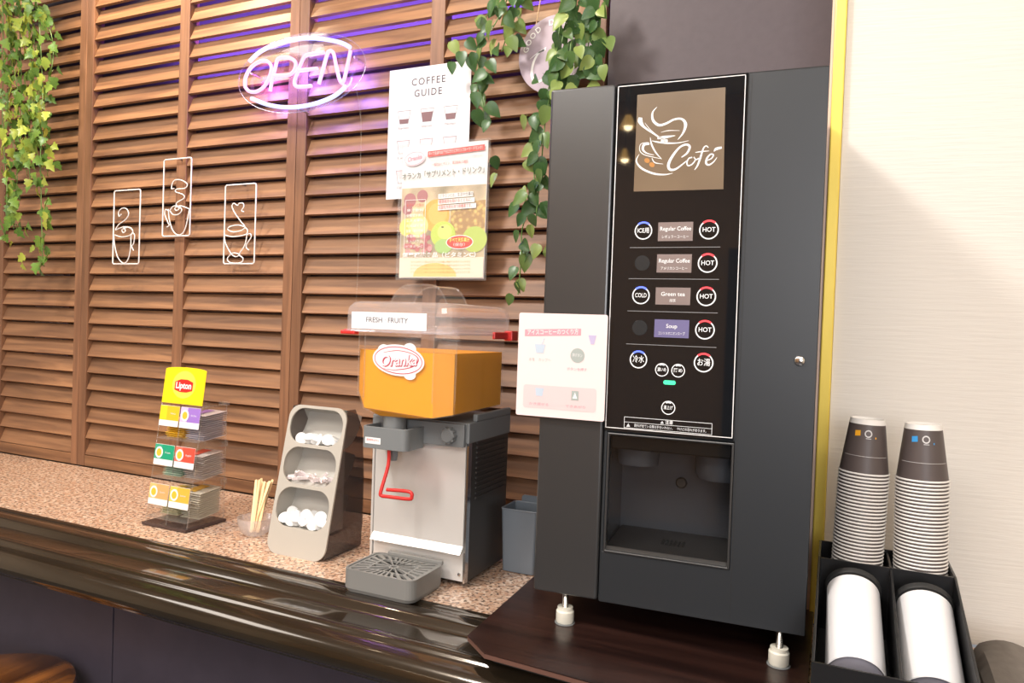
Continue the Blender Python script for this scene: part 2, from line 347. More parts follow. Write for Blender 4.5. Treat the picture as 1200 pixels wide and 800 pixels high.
# ------------------------------------------------------------------ machine board
bo = thing('mounting_board', 'dark wood-grain board with cut corner beneath the black vending machine', 'board', (0, 0, 0))
bp_ = [(-.474, -.10), (-.457, -.519), (-.412, -.556), (-.016, -.577), (-.016, -.10)]
obj('board_top', MB().prism(bp_, .0185, .0200, 'z'), BOARD, bo)
obj('board_edge', MB().prism(bp_, .0125, .0185, 'z'), EDGEB, bo)
obj('board_shadow_core', MB().prism([(-.460, -.11), (-.444, -.508), (-.405, -.540), (-.030, -.561), (-.030, -.11)], .0025, .0125, 'z'), BLACKM, bo)  # inset support coloured black to stand in for the shadow below the edge

# ------------------------------------------------------------------ coffee machine
MA = radians(3.5); MO = Vector((-.396, -.43, 0))
def M(x, y):                                    # pixel on the machine's front -> its own (u, z)
    n = Vector((-sin(MA), cos(MA), 0)); d = ray(x, y); P = CAM+d*(((MO-CAM).dot(n))/d.dot(n)); q = P-MO
    return (q.x*cos(MA)+q.y*sin(MA), q.z)
cm = thing('coffee_machine', 'tall black coffee vending machine with cup logo and round buttons', 'vending machine', MO, (0, 0, MA))
B0, B1, MW, MD = .0675, .806, .3745, .355
NU0, NU1, NZ0, NZ1 = .104, .277, .140, .311
b = MB(); b.box(.004, MW-.006, .02, MD, B0+.004, B1-.002)
# hollow for the dispensing bay: build the cabinet out of blocks round it
b = MB()
b.box(0.001, NU0-.004, .016, MD, B0, B1); b.box(NU1+.003, MW-.004, .016, MD, B0, B1)
b.box(NU0-.004, NU1+.003, .016, MD, NZ1, B1); b.box(NU0-.004, NU1+.003, .016, MD, B0, NZ0); b.box(NU0-.004, NU1+.003, .115, MD, NZ0, NZ1)
obj('cabinet', b, PAINT, cm)
obj('side_pillar', MB().box(0, .0968, 0, .016, B0, B1), PAINT2, cm, bevel=.004, seg=3)
def frame4(x0, x1, z0, z1, X0_, X1_, Z0_, Z1_, ya, yb):
    f = MB(); out = [(X0_, Z0_), (X1_, Z0_), (X1_, Z1_), (X0_, Z1_)]; inn = [(x0, z0), (x1, z0), (x1, z1), (x0, z1)]
    vv = [(p[0], ya, p[1]) for p in out+inn]+[(p[0], yb, p[1]) for p in out+inn]
    fs = []
    for i in range(4):
        j = (i+1) % 4; fs += [(i, j, 4+j, 4+i), (8+j, 8+i, 12+i, 12+j), (i+8, j+8, j, i), (4+i, 4+j, 12+j, 12+i)]
    return f.add(vv, fs)
DU0, DU1 = .0985, MW
d = frame4(NU0, NU1, NZ0, NZ1, DU0, DU1, B0, B1, 0, .016)
obj('door', d, PAINT, cm, bevel=.0055, seg=4)
obj('bay_trim', frame4(NU0+.003, NU1-.003, NZ0+.003, NZ1-.003, NU0, NU1, NZ0, NZ1, -.002, .014), PAINT2, cm, bevel=.001)
gl = obj('control_glass', MB().prism(rrect(.0992, .2765, .3135, .8045, .002), -.0022, -.0001), GLASSB, cm, bevel=.0006, label='glossy black control panel glass')
yp = -.0026
obj('door_seam', MB().box(.2800, .2809, -.0004, .002, B0+.004, B1-.004), BLACKM, cm)
def outline(pts, w, y):
    r = MB(); n = len(pts)
    for i in range(n):
        a, c_ = Vector(pts[i]), Vector(pts[(i+1) % n]); t = (c_-a).normalized(); nn = Vector((-t.y, t.x))*w/2; a = a-t*w/2; c_ = c_+t*w/2
        r.flat([a-nn, c_-nn, c_+nn, a+nn], y)
    return r
obj('white_outline', outline([(.1012, .3185), (.2738, .3180), (.2722, .8015), (.1012, .8005)], .0011, yp), WHITEP, cm)
SCR = mat('screen_picture', srgb(124, 106, 86), .22, coat=1., var=.12, bump=(9, 0))
sc = obj('logo_screen', MB().flat([(.1284, .652), (.2497, .651), (.2470, .7872), (.1284, .7868)], yp), SCR, cm, label='brown backlit panel with white coffee cup drawing')
def Z5(x, y): return M(740+x/6.15, 100+y/6.15)
s_ = 1/6.15*.0000+.000196
logo = MB(); yl = yp-.0004
for pts, ws in (([(187, 160), (155, 200), (158, 255), (198, 290), (250, 280), (310, 250), (365, 247), (392, 285), (375, 345), (335, 396)], [2, 12, 18, 18, 16, 14, 14, 22, 14, 2]),
                ([(68, 236), (66, 262), (90, 300), (150, 345), (215, 385), (262, 412)], [26, 34, 16, 9, 10, 14]),
                ([(100, 275), (140, 325), (200, 372), (265, 400)], [2, 5, 5, 3]),
                ([(150, 403), (190, 412), (260, 420), (340, 418), (415, 402)], [3, 10, 12, 7, 2]),
                ([(215, 342), (270, 330), (350, 330)], [2, 6, 2]), ([(190, 385), (240, 378), (318, 366)], [14, 22, 3]), ([(215, 400), (262, 400)], [24, 12]),
                ([(138, 378), (148, 430), (180, 490), (222, 536)], [2, 12, 10, 2]),
                ([(132, 425), (95, 430), (85, 465), (112, 492), (165, 505)], [14, 20, 16, 8, 3]),
                ([(125, 415), (72, 425), (62, 470), (92, 502), (150, 518), (215, 532)], [3, 4, 5, 5, 5, 3]),
                ([(58, 500), (38, 548), (75, 600), (160, 638), (240, 646), (300, 636)], [3, 10, 14, 14, 10, 2]),
                ([(150, 528), (172, 560), (232, 570)], [4, 8, 2]),
                ([(362, 522), (402, 492), (422, 448), (398, 430), (350, 450), (300, 510), (270, 570), (278, 608), (318, 608), (372, 570), (402, 545)], [6, 14, 16, 14, 14, 18, 20, 18, 14, 9, 5]),
                ([(440, 522), (415, 530), (402, 560), (410, 582), (438, 572), (462, 540), (450, 520), (468, 538), (488, 528)], 9),
                ([(556, 452), (540, 440), (520, 458), (500, 520), (478, 580), (456, 612)], [6, 8, 10, 14, 12, 4]),
                ([(462, 487), (510, 480), (562, 476)], [4, 9, 3]),
                ([(535, 548), (575, 532), (592, 506), (572, 500), (545, 530), (540, 565), (560, 576), (592, 556), (618, 522)], [6, 8, 10, 10, 13, 14, 12, 8, 3]),
                ([(596, 480), (612, 462), (652, 452)], [3, 20, 14])):
    logo.ribbon([Z5(*p) for p in pts], [w*s_ for w in ws] if hasattr(ws, '__len__') else ws*s_, yl)
obj('white_logo', logo, WHITEP, sc)
bn = MB()
for x, y in ((115, 545), (150, 575)): bn.flat(ell(*Z5(x, y), .0042, .0032, 14, -.6), yl)
obj('orange_discs', bn, mat('disc_orange', srgb(190, 130, 60), .4), sc)  # two small orange discs on the logo panel
# buttons
BLUE = mat('blue_light', srgb(70, 90, 240), .4, emit=(.15, .22, 1), es=1.6); REDL = mat('red_light', srgb(235, 50, 60), .4, emit=(1, .08, .09), es=1.0)
WRING = mat('button_white', (.85, .85, .85), .4, emit=(1, 1, 1), es=.12); DARKB = mat('unlit_button', (.022, .024, .026), .25)
def button(u, z, r, txt, top=None, size=.0088, small=False):
    bt = obj('button', MB().lathe([(0, .0008), (r*.86, .0008), (r*.9, 0), (r*.9, -.0002)], (u, yp+.0008, z), 28, (0, -1, 0)), DARKB if txt is None else GLASSB, cm)
    if txt is None: return
    obj('ring', MB().ring(u, z, r*.865, r, yp-.0004, 36), WRING, bt)
    if top: obj('indicator', MB().ring(u, z, r*.84, r*1.04, yp-.0007, 12, radians(50), radians(130)), top, bt)
    if small: obj('indicator', MB().ring(u, z, r*.68, r*.86, yp-.0007, 8, radians(62), radians(118)), WRING, bt)
    text(txt, size, WRING, bt, u, yp-.0009, z, bold=.00008, width=r*1.3)
rows = (.5968, .5518, .5066, .4614, .4168)
for i, (t, c_) in enumerate((('ICE用', BLUE), (None, None), ('COLD', BLUE), (None, None), ('冷水', BLUE))): button(.1443, rows[i], .0123, t, c_, .0085 if i < 4 else .011)
for i, t in enumerate(('HOT', 'HOT', 'HOT', 'HOT', 'お湯')): button(.2330, rows[i], .0130, t, REDL, .0088 if i < 4 else .011)
button(.1773, .4043, .0093, '濃いめ', None, .006, True); button(.1995, .4043, .0093, '薄め', None, .006, True); button(.1881, .3523, .0096, '湯上げ', None, .006, True)
PLATE = mat('drink_label', srgb(138, 122, 118), .35, coat=.5); PLATE2 = mat('drink_label_violet', srgb(112, 106, 150), .35, coat=.5)
for z0, z1, a, b2, pm in ((.5822, .6081, 'Regular Coffee', 'レギュラーコーヒー', PLATE), (.5388, .5640, 'Regular Coffee', 'アメリカンコーヒー', PLATE),
                          (.4945, .5182, 'Green tea', '緑茶', PLATE), (.4492, .4740, 'Soup', 'コンソメオニオンスープ', PLATE2)):
    pl = obj('drink_label', MB().flat([(.1647, z0), (.2119, z0), (.2119, z1), (.1647, z1)], yp-.0001), pm, cm)
    text(a, .0078, WRING, pl, .1883, yp-.0005, z1-.0092, bold=.00008, width=min(.042, .0035*len(a)+.001))
    text(b2, .005, WRING, pl, .1883, yp-.0005, z0+.0055, width=min(.036, .0042*len(b2)))
for z in (.5735, .5300, .4847, .4382): obj('divider_line', MB().flat([(.126, z-.0004), (.2488, z-.0004), (.2488, z+.0004), (.126, z+.0004)], yp), mat('grey_print', srgb(140, 140, 140), .4), cm)
obj('status_light', MB().flat(rrect(.1800, .1968, .3843, .3902, .0027), yp-.0002), mat('green_light', (.05, .5, .25), .4, emit=(.05, .85, .4), es=1.1), cm, label='green status light')
GL = mat('grey_print', (0, 0, 0)); wn = obj('warning_frame', outline([(.1276, .3200), (.2474, .3200), (.2474, .3352), (.1276, .3352)], .0006, yp), WRING, cm)
obj('warning_rule', MB().flat([(.1276, .3279), (.2474, .3279), (.2474, .3284), (.1276, .3284)], yp), WRING, wn)
text('注意', .0055, WRING, wn, .190, yp-.0003, .3317, bold=.00005)
text('飲料が出ている間は手をいれない。　やけどの恐れがあります。', .0046, WRING, wn, .142, yp-.0003, .3240, 'LEFT', width=.098)
for cx, cz, h in ((.1335, .3238, .0026), (.1805, .3316, .0023)):
    t = MB(); t.add([(cx-h, yp-.0003, cz-h*.8), (cx+h, yp-.0003, cz-h*.8), (cx, yp-.0003, cz+h)], [(0, 1, 2)]); tr = obj('warning_triangle', t, WRING, wn)
    text('!', .0042, GLASSB, tr, cx, yp-.0006, cz-.0002, bold=.0001)
# lock, bay fittings, feet
lk = obj('lock', MB().lathe([(0, .003), (.0048, .003), (.0062, .002), (.0068, 0)], (.3538, -.0005, .4255), 28, (0, -1, 0)), CHROME, cm, label='round chrome lock')
obj('keyhole', MB().flat(rrect(.3532, .3544, .4235, .4275, .0005), -.0040), BLACKM, lk)
BAY = mat('bay_lining', (.13, .145, .17), .25, metal=.2)
bw = MB(); bw.box(NU0, NU1, .110, .1145, NZ0, NZ1); bw.box(NU0-.003, NU0, .016, .1145, NZ0, NZ1); bw.box(NU1, NU1+.002, .016, .1145, NZ0, NZ1)
obj('bay_lining', bw, BAY, cm)
obj('bay_hood', MB().box(NU0+.003, NU1-.003, .010, .1095, NZ1-.024, NZ1-.003), mat('hood_black', (.008, .008, .008), .5, spec=.3), cm, bevel=.002)
obj('drip_floor', MB().prism([(.004, NZ0+.003), (.1095, NZ0+.003), (.1095, NZ0+.012), (.004, NZ0+.008)][::1], NU0+.003, NU1-.003, 'x'), DSTEEL, cm)
g = MB()
for i in range(6):
    for j in range(3): g.box(.178+i*.006, .181+i*.006, .040+j*.009, .045+j*.009, NZ0+.0095, NZ0+.0115)
obj('drain_slots', g, BLACKM, cm, kind='stuff')
obj('spout', MB().lathe([(0, -.028), (.030, -.026), (.032, -.004), (.032, .0)], (.138, .058, NZ1-.024), 28), BAY, cm)
obj('spout', MB().lathe([(0, -.040), (.032, -.038), (.036, -.030), (.036, .0)], (.256, .066, NZ1-.024), 28), BAY, cm)
obj('sensor_knob', MB().lathe([(0, .004), (.0065, .004), (.0085, .002), (.0085, 0)], (.196, .1098, .228), 24, (0, -1, 0)), DSTEEL, cm)
obj('bay_window', MB().box(NU0+.0035, NU1-.0035, .0030, .0045, NZ0+.0085, NZ1-.004), clear('bay_window_plastic', (.8, .8, .8), gloss=.10, top=.12), cm)
FOOTW = mat('foot_plastic', srgb(226, 222, 208), .4)
for fx, fy in ((.0455, .018), (.3440, .010), (.0455, .33), (.3440, .33)):
    ft = obj('foot', MB().lathe([(0, .0215), (.0120, .0215), (.0132, .024), (.0132, .038), (.0115, .040), (.0115, .044), (0, .044)], (fx, fy, 0), 24), FOOTW, cm, label='white plastic levelling foot')
    obj('foot_pad', MB().lathe([(0, .0202), (.0150, .0202), (.0150, .0212), (0, .0222)], (fx, fy, 0), 24), GREYD, ft)
    obj('foot_screw', MB().lathe([(.0048, .044)]+[(.0048-.0006*(i % 2), .044+.0012*i) for i in range(22)]+[(.0048, .0705)], (fx, fy, 0), 14), CHROME, ft)

# instruction sheet on its left edge
def dplane(name, label, cat, o, w, h, m, thick=.0015, r=.004, rz=0, group=None):
    t = thing(name, label, cat, o, (0, 0, rz), group); obj('card' if name != 'poster' else 'sheet', MB().prism(rrect(0, w, 0, h, r), 0, thick), m, t); return t
PINKW = mat('pale_pink_card', srgb(250, 226, 224), .22, coat=.5)
ish = dplane('instruction_card', 'pale pink laminated instruction card on the left edge of the black vending machine', 'card', (-.4302, -.4385, .3265), .1345, .1515, PINKW, .0015, .003, radians(2.5))
PK = mat('pink_print', srgb(236, 160, 172), .35); PK2 = mat('light_pink_print', srgb(240, 204, 204), .35); GP = mat('grey_green_print', srgb(172, 180, 176), .35); BLP = mat('blue_grey_print', srgb(196, 208, 222), .35)
obj('printed_band', MB().flat([(.010, .117), (.096, .121), (.096, .131), (.010, .127)], -.0003), PK, ish)
text('アイスコーヒーのつくり方', .0085, WHITEP, ish, .053, -.0006, .124, width=.078, rz=.045, bold=.0001)
obj('printed_field', MB().flat(rrect(.011, .122, .012, .046, .004), -.0003), PK2, ish)
obj('printed_cup', MB().flat([(.029, .093), (.040, .093), (.043, .106), (.026, .106)], -.0004), BLP, ish); obj('printed_cup', MB().flat([(.031, .030), (.041, .030), (.043, .042), (.029, .042)], -.0005), BLP, ish)
obj('printed_straw', MB().ribbon([(.036, .104), (.041, .115)], .0012, -.0005), BLP, ish)
obj('printed_badge', MB().flat(ell(.092, .092, .0105, .0105), -.0004), GP, ish); text('押ボタン', .006, WHITEP, ish, .092, -.0007, .092, width=.015)
obj('printed_cup', MB().flat([(.111, .109), (.116, .109), (.119, .122), (.107, .122)], -.0004), mat('violet_print', srgb(196, 184, 216), .35), ish)
obj('printed_icon', MB().flat([(.085, .027), (.096, .027), (.096, .041), (.085, .041)], -.0005), GP, ish)
ii = MB(); ii.add([(.087, -.0008, .030), (.094, -.0008, .030), (.0905, -.0008, .039)], [(0, 1, 2)]); obj('printed_icon', ii, WHITEP, ish)
text('氷を　カップへ', .0055, GP, ish, .035, -.0006, .083, width=.034)
text('ボタンを押す', .005, PK, ish, .092, -.0006, .072, width=.03); text('かき混ぜる', .0045, PK, ish, .036, -.0006, .018, width=.03); text('できあがり', .0045, PK, ish, .092, -.0006, .018, width=.03)

# ------------------------------------------------------------------ juice dispenser
jd = thing('juice_dispenser', 'stainless juice dispenser with clear tank of orange juice', 'dispenser', (0, 0, 0))
JX0, JX1, JY0, JY1 = -.770, -.571, -.315, -.150
b = MB(); b.box(JX0+.003, JX1-.001, JY0+.006, JY1, .008, .286); obj('housing', b, DSTEEL, jd, bevel=.001)
obj('front_edge', MB().box(JX0, JX0+.004, JY0, JY1, .008, .282), STEEL, jd); obj('front_edge', MB().box(JX1-.0035, JX1, JY0, JY0+.012, .008, .282), CHROME, jd)
obj('front_panel', MB().prism([(JY0+.004, .063), (JY0+.006, .063), (JY0+.006, .256), (JY0+.001, .256), (JY0+.001, .072), (JY0-.010, .060), (JY0-.0085, .0585)][::-1], JX0+.006, JX1-.006, 'x'), STEEL, jd, label='brushed stainless front panel')
obj('lower_panel', MB().box(JX0+.006, JX1-.006, JY0+.003, JY0+.006, .010, .064), STEEL, jd)
obj('screw', MB().lathe([(0, .002), (.003, .0015), (.0035, 0)], (JX1-.012, JY0+.003, .022), 12, (0, -1, 0)), CHROME, jd)
obj('screw', MB().lathe([(0, .002), (.003, .0015), (.0035, 0)], (JX0+.012, JY0+.003, .022), 12, (0, -1, 0)), CHROME, jd)
v_ = MB()
for i in range(14): v_.box(JX1-.001, JX1+.0016, JY0+.03, JY1-.012, .150+i*.009, .1535+i*.009)
for i in range(14): obj('vent_slat', MB().box(JX1-.001, JX1+.0016, JY0+.03, JY1-.012, .150+i*.009, .1535+i*.009), DSTEEL, jd)
# top deck and head
b = MB(); b.box(JX0, JX1+.002, JY0-.004, JY1+.002, .252, .288); obj('top_deck', b, GREYD, jd, bevel=.002)
b = MB(); b.box(JX1-.006, JX1+.003, JY0+.022, JY1, .288, .301); b.box(JX0, JX0+.008, JY0, JY1, .288, .302); obj('deck_lug', b, GREYD, jd, bevel=.002)
obj('head_plate', MB().prism(rrect(JX0+.006, JX1-.004, .246, .286, .003), JY0-.012, JY0-.003), GREYD, jd, bevel=.001)
kn = obj('knob', MB().lathe([(0, .014), (.0105, .014), (.0125, .012), (.0135, 0)], (-.602, JY0-.012, .266), 28, (0, -1, 0)), GREYD, jd, label='round grey dial knob')
g = MB()
for i in range(10):
    a = 2*pi*i/10; g.cyl((-.602+.0125*cos(a), JY0-.012, .266+.0125*sin(a)), .0022, .012, (0, -1, 0), 8)
obj('knob_grips', g, GREYD, kn)
cp = [(-.757, -.008), (-.757, .0), (-.757, 0)]
def ubox(x0, x1, y0, y1, z0, z1, t, r=.008):
    m = MB(); out = [(x1, y1), (x0, y1)]+[(x0+r-r*cos(radians(a)), y0+r-r*sin(radians(a))) for a in range(0, 91, 15)]+[(x1-r+r*sin(radians(a)), y0+r-r*cos(radians(a))) for a in range(0, 91, 15)]
    return m.prism(out, z0, z1, 'z')
CUPX0, CUPX1 = -.748, -.655
sh = MB(); z0, z1 = .2385, .276
ring_o = [(CUPX1, -.327)]+[(CUPX1-.012+.012*cos(radians(a)), -.372+.012*sin(radians(a))) for a in range(0, -91, -15)]+[(CUPX0+.012-.012*sin(radians(a)), -.372-.012*cos(radians(a))) for a in range(0, 91, 15)]+[(CUPX0, -.327)]
def offs(p): cx, cy = (CUPX0+CUPX1)/2, -.345; return (cx+(p[0]-cx)*.93, cy+(p[1]-cy)*.88)
n = len(ring_o); vv = []
for zz in (z0, z1): vv += [(p[0], p[1], zz) for p in ring_o]
for zz in (z1, z0+.004): vv += [(*offs(p), zz) for p in ring_o]
sh.add(vv, [(j*n+i, (j*n+i+1), ((j+1) % 4)*n+i+1, ((j+1) % 4)*n+i) for j in range(3) for i in range(n-1)]+[tuple(range(n))[::-1], tuple(range(3*n, 4*n))])
ng = obj('nozzle_guard', sh, GREYD, jd, bevel=.0006)
obj('guard_label', MB().flat([(-.738, .2465), (-.706, .2465), (-.706, .2575), (-.738, .2575)], -.3846), WHITEP, ng, label='small white warning label')
text('直接飲めません', .0042, RED, ng, -.722, -.3849, .253, width=.026)
obj('nozzle', MB().lathe([(0, .215), (.006, .215), (.0075, .225), (.0075, .240), (.020, .244), (.020, .298), (0, .298)], (-.701, -.350, 0), 28), GREYD, jd)
obj('nozzle_tip', MB().cyl((-.701, -.350, .222), .0052, .014, n=16), mat('cream_plastic', srgb(222, 210, 160), .4), jd)
lv = [at(456, 525, -.372), at(455, 545, -.372), at(451, 574, -.372), at(452, 579, -.372), at(458, 580, -.372), at(484, 583, -.372), at(487, 580, -.372), at(487, 577, -.372), at(482, 574, -.372), at(458, 572, -.372)]
lv = [Vector((p.x, -.372-(.012 if i > 1 else 0), p.z)) for i, p in enumerate(lv)]; lv.insert(0, Vector((lv[0].x+.001, -.368, .242)))
obj('lever', MB().tube(smooth([tuple(p) for p in lv], 4), .0031, 10), RED, jd, label='red bent wire lever')
# tank
TX0, TX1, TY0, TY1 = -.775, -.577, -.384, -.172
def hexa(i=0., y0=TY0, y1=TY1, ch=.024):
    return [(TX0+i, y1-i), (TX0+i, y0+ch), (TX0+ch*1.25, y0+i), (TX1-ch*1.25, y0+i), (TX1-i, y0+ch), (TX1-i, y1-i)]
def loft(levels, cap0=True, cap1=True):
    m = MB(); n = len(levels[0]); vv = [p for L in levels for p in L]
    fs = [(j*n+i, j*n+(i+1) % n, (j+1)*n+(i+1) % n, (j+1)*n+i) for j in range(len(levels)-1) for i in range(n)]
    if cap0: fs.append(tuple(range(n))[::-1])
    if cap1: fs.append(tuple((len(levels)-1)*n+i for i in range(n)))
    return m.add(vv, fs)
def lower(i):                                    # V-shaped keel under the front
    h = hexa(i); zz = [.309, .331, .306, .2985, .304, .3065]; return [(p[0], p[1], z) for p, z in zip(h, zz)]
def keel(i):
    cx = -.700; h = hexa(i); zz = [.3035, .303, .294, .294, .3005, .3035]
    return [(cx+(p[0]-cx)*.42, p[1]+(.012 if p[1] < -.3 else -.03), z) for p, z in zip(h, zz)]
JUICE = mat('orange_juice', (1.0, .42, .004), .45)
zl = .408
obj('juice', loft([keel(.003), [(x, y, z+.0015) for x, y, z in lower(.003)], [(x, y, zl) for x, y in hexa(.003)]]), JUICE, jd, label='orange juice filling the tank')
tk = obj('tank', loft([keel(0), lower(0), [(x, y, .452) for x, y in hexa(0)]], True, False), CLEARH, jd, label='clear plastic tank')
rr_ = hexa(0); obj('tank_rib', MB().tube([(x, y, .452) for x, y in hexa(-.001)], .0016, 6, True), CLEARH, tk)
for (x, y) in hexa(0)[1:5]: obj('tank_rib', MB().tube([(x, y, .325), (x, y, .45)], .0011, 6), CLEARH, tk)
LX0, LX1, LY0, LY1 = -.787, -.566, -.394, -.160
def rr3(i, z, r=.022): return [(x, y, z) for x, y in rrect(LX0+i, LX1-i, LY0+i, LY1-i, r, 4)]
ld = obj('lid', loft([rr3(0, .440), rr3(0, .474), rr3(.002, .483), rr3(.008, .490), rr3(.014, .492)], False, True), LIDM, jd, label='clear rounded plastic lid')
hb = [(-.745, .492), (-.735, .510), (-.722, .522), (-.705, .526), (-.665, .526), (-.648, .522), (-.636, .510), (-.626, .492)]
hm = MB(); n = len(hb); vv = [(x, y, z) for y in (-.31, -.235) for x, z in hb]; hm.add(vv, [(i, i+1, n+i+1, n+i) for i in range(n-1)]+[tuple(range(n)), tuple(range(2*n-1, n-1, -1))])
obj('lid_handle', hm, CLEARH, ld); 
for y in (-.31, -.235): obj('handle_rib', MB().tube(smooth([(x, y, z) for x, z in hb], 3), .0016, 6), CLEARH, ld)
obj('lid_rim', MB().tube(rr3(-.0005, .441), .0022, 6, True), LIDM, ld)
obj('lid_banner', MB().flat([(LX0+.020, .4445), (LX1-.050, .4445), (LX1-.050, .4735), (LX0+.020, .4735)], LY0-.0006), mat('banner_film', (.88, .86, .88), .4), ld, label='white printed banner')
text('FRESH · FRUITY', .0125, mat('grey_letter', srgb(88, 86, 92), .5), ld, (LX0+LX1)/2-.018, LY0-.0010, .4600, width=.084)
b = MB(); b.box(LX1-.004, LX1+.013, LY1-.030, LY1-.002, .430, .449); b.box(LX1-.002, LX1+.004, LY1-.085, LY1-.030, .433, .446); obj('clip', b, RED, jd, bevel=.002, label='red clip')
b = MB(); b.box(LX0-.005, LX0+.003, LY0+.01, LY0+.03, .434, .443); b.box(LX0-.003, LX0+.028, LY0-.002, LY0+.012, .434, .441); obj('clip', b, RED, jd, bevel=.002, label='red clip')
# sticker
yS = TY0-.0008; c0 = at(466.5, 422, yS)
stx = MB(); stx.flat([(c0.x+x*1.0, c0.z+z) for x, z in ell(0, 0, .0520, .0265, 40, -.06)], yS); stx.flat(ell(c0.x+.022, c0.z+.020, .013, .010, 16), yS+.0001); stx.flat(ell(c0.x-.030, c0.z+.016, .012, .010, 16), yS+.0002); stx.flat(ell(c0.x+.024, c0.z-.024, .012, .008, 16), yS+.0003)
sk = obj('brand_sticker', stx, WHITEP, jd, label='white and pink oval logo sticker')
CR = mat('crimson_print', srgb(196, 60, 84), .4); PL = mat('blush_print', srgb(250, 222, 228), .4)
r_ = MB(); r_.ribbon([(p[0], p[1]) for p in ell(c0.x, c0.z, .0475, .0225, 40, -.06)+ell(c0.x, c0.z, .0475, .0225, 40, -.06)[:1]], .0014, yS-.0003, sub=1)
r_.ribbon([(c0.x+x, c0.z+z) for x, z in ((-.030, .012), (0, .0165), (.030, .0115), (.040, .002), (.028, -.010), (-.004, -.0165), (-.030, -.0155))], [.0006, .0012, .0012, .0022, .0016, .0012, .0005], yS-.0003)
obj('sticker_line', r_, CR, sk)
for dx, dz, mm, bo_, yy in ((.0009, -.0009, CR, .0011, .0005), (0, 0, PL, .0005, .0009)):
    text('Oranka', .026, mm, sk, c0.x+dx, yS-yy, c0.z-.001+dz, bold=bo_, shear=.25, width=.072, rz=.06)

# drip tray of the dispenser
dt = thing('drip_tray', 'grey plastic drip tray with star-slotted grille below the juice dispenser', 'drip tray', (-.676, -.376, 0))
def rr2(x0, x1, y0, y1, r): return rrect(x0, x1, y0, y1, r, 6)
o_, i2 = rr2(-.070, .070, -.052, .052, .016), rr2(-.066, .066, -.048, .048, .013); n = len(o_)
dm = MB(); vv = [(x, y, .0015) for x, y in rr2(-.067, .067, -.049, .052, .016)]+[(x, y, .008) for x, y in o_]+[(x, y, .040) for x, y in o_]+[(x, y, .040) for x, y in i2]+[(x, y, .012) for x, y in i2]
dm.add(vv, [(j*n+i, j*n+(i+1) % n, (j+1)*n+(i+1) % n, (j+1)*n+i) for j in range(4) for i in range(n)]+[tuple(range(n))[::-1], tuple(range(4*n, 5*n))])
obj('tray_body', dm, GREYP, dt)
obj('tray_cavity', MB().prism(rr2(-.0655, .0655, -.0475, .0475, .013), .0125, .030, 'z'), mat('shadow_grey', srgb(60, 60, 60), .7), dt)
# grille: slab cut by radial slots -> bars between two slotted rings
def grille():
    m = MB(); N = 28; z0, z1 = .0345, .0385
    def bound(a, k):
        cxa, sya = cos(a), sin(a); t = min(.0655/abs(cxa) if abs(cxa) > 1e-6 else 9, .0475/abs(sya) if abs(sya) > 1e-6 else 9); return t*k
    def pie(a0, a1, r0, r1):
        ps = []
        for a, rf in ((a0, r0), (a1, r0), (a1, r1), (a0, r1)): R = rf(a); ps.append((R*cos(a), R*sin(a)))
        m.prism(ps, z0, z1, 'z')
    f = lambda k: (lambda a: bound(a, k)); c1 = lambda v: (lambda a: v)
    for i in range(N*2):
        a0 = 2*pi*i/(N*2); a1 = 2*pi*(i+1)/(N*2)
        pie(a0, a1, f(.93), f(1.0)); pie(a0, a1, f(.54), f(.60)); pie(a0, a1, c1(.005), c1(.009))
        if i % 2 == 0: pie(a0, a1, f(.60), f(.93))
        if i % 4 == 0: pie(a0, a1+.0, c1(.009), f(.54))
    return m
obj('grille', grille(), GREYP, dt)
obj('mounting_lip', MB().box(-.045, .068, .046, .052, .038, .046), GREYP, dt, bevel=.002)

# bin behind
bi = thing('waste_bin', 'small grey plastic bin between juice dispenser and black machine', 'bin', (-.5225, -.168, 0), (0, 0, radians(1)))
def tap(w, d_, z, r): return [(x, y, z) for x, y in rrect(-w, w, -d_, d_, r, 4)]
lv2 = [tap(.032, .030, .0015, .006), tap(.036, .034, .118, .006), tap(.034, .032, .118, .005), tap(.030, .028, .006, .005)]
obj('bin_body', loft(lv2, True, True), GREYB, bi)
hd = obj('bin_rim', MB().tube([(x, y, .118) for x, y in rrect(-.0355, .0355, -.0335, .0335, .006, 4)], .0016, 6, True), GREYB, bi)
obj('bin_backplate', MB().prism(rrect(-.022, .036, .10, .132, .006), .0335, .0355), GREYB, bi)
obj('bin_handle', MB().tube(smooth([(.0335, -.02, .09), (.040, -.02, .085), (.040, -.02, .05), (.0335, -.02, .042)], 4), .0014, 6), CHROME, bi)

# ------------------------------------------------------------------ tea bag stand
ts = thing('tea_bag_stand', 'clear acrylic three-tier tea bag stand with yellow sign card', 'stand', (-1.3535, -.322, 0))
SW, SD = .124, .100
obj('base', MB().box(-.004, SW+.004, -.006, SD+.004, .0008, .007), mat('smoked_base', srgb(70, 56, 54), .2), ts, bevel=.001, label='dark smoked acrylic base')
AC = ACRY; HT = .262; LEAN = .035
def yf(z): return z/HT*LEAN                     # the front leans back
for x in (0, SW/2, SW):
    e = obj('side_panel' if x != SW/2 else 'divider_panel', MB().prism([(yf(.007), .007), (SD, .007), (SD, HT), (yf(HT), HT)], x-.0011, x+.0011, 'x'), AC, ts)
    t = MB(); t.tube([(x, yf(.007), .007), (x, yf(HT), HT)], .0012, 6); t.tube([(x, SD, .007), (x, SD, HT)], .0012, 6); t.tube([(x, yf(HT), HT), (x, SD, HT)], .0010, 6)
    obj('panel_edge', t, CLEARH, e)
obj('back_panel', MB().box(0, SW, SD, SD+.002, .007, HT), AC, ts)
TZ = (.020, .104, .188)
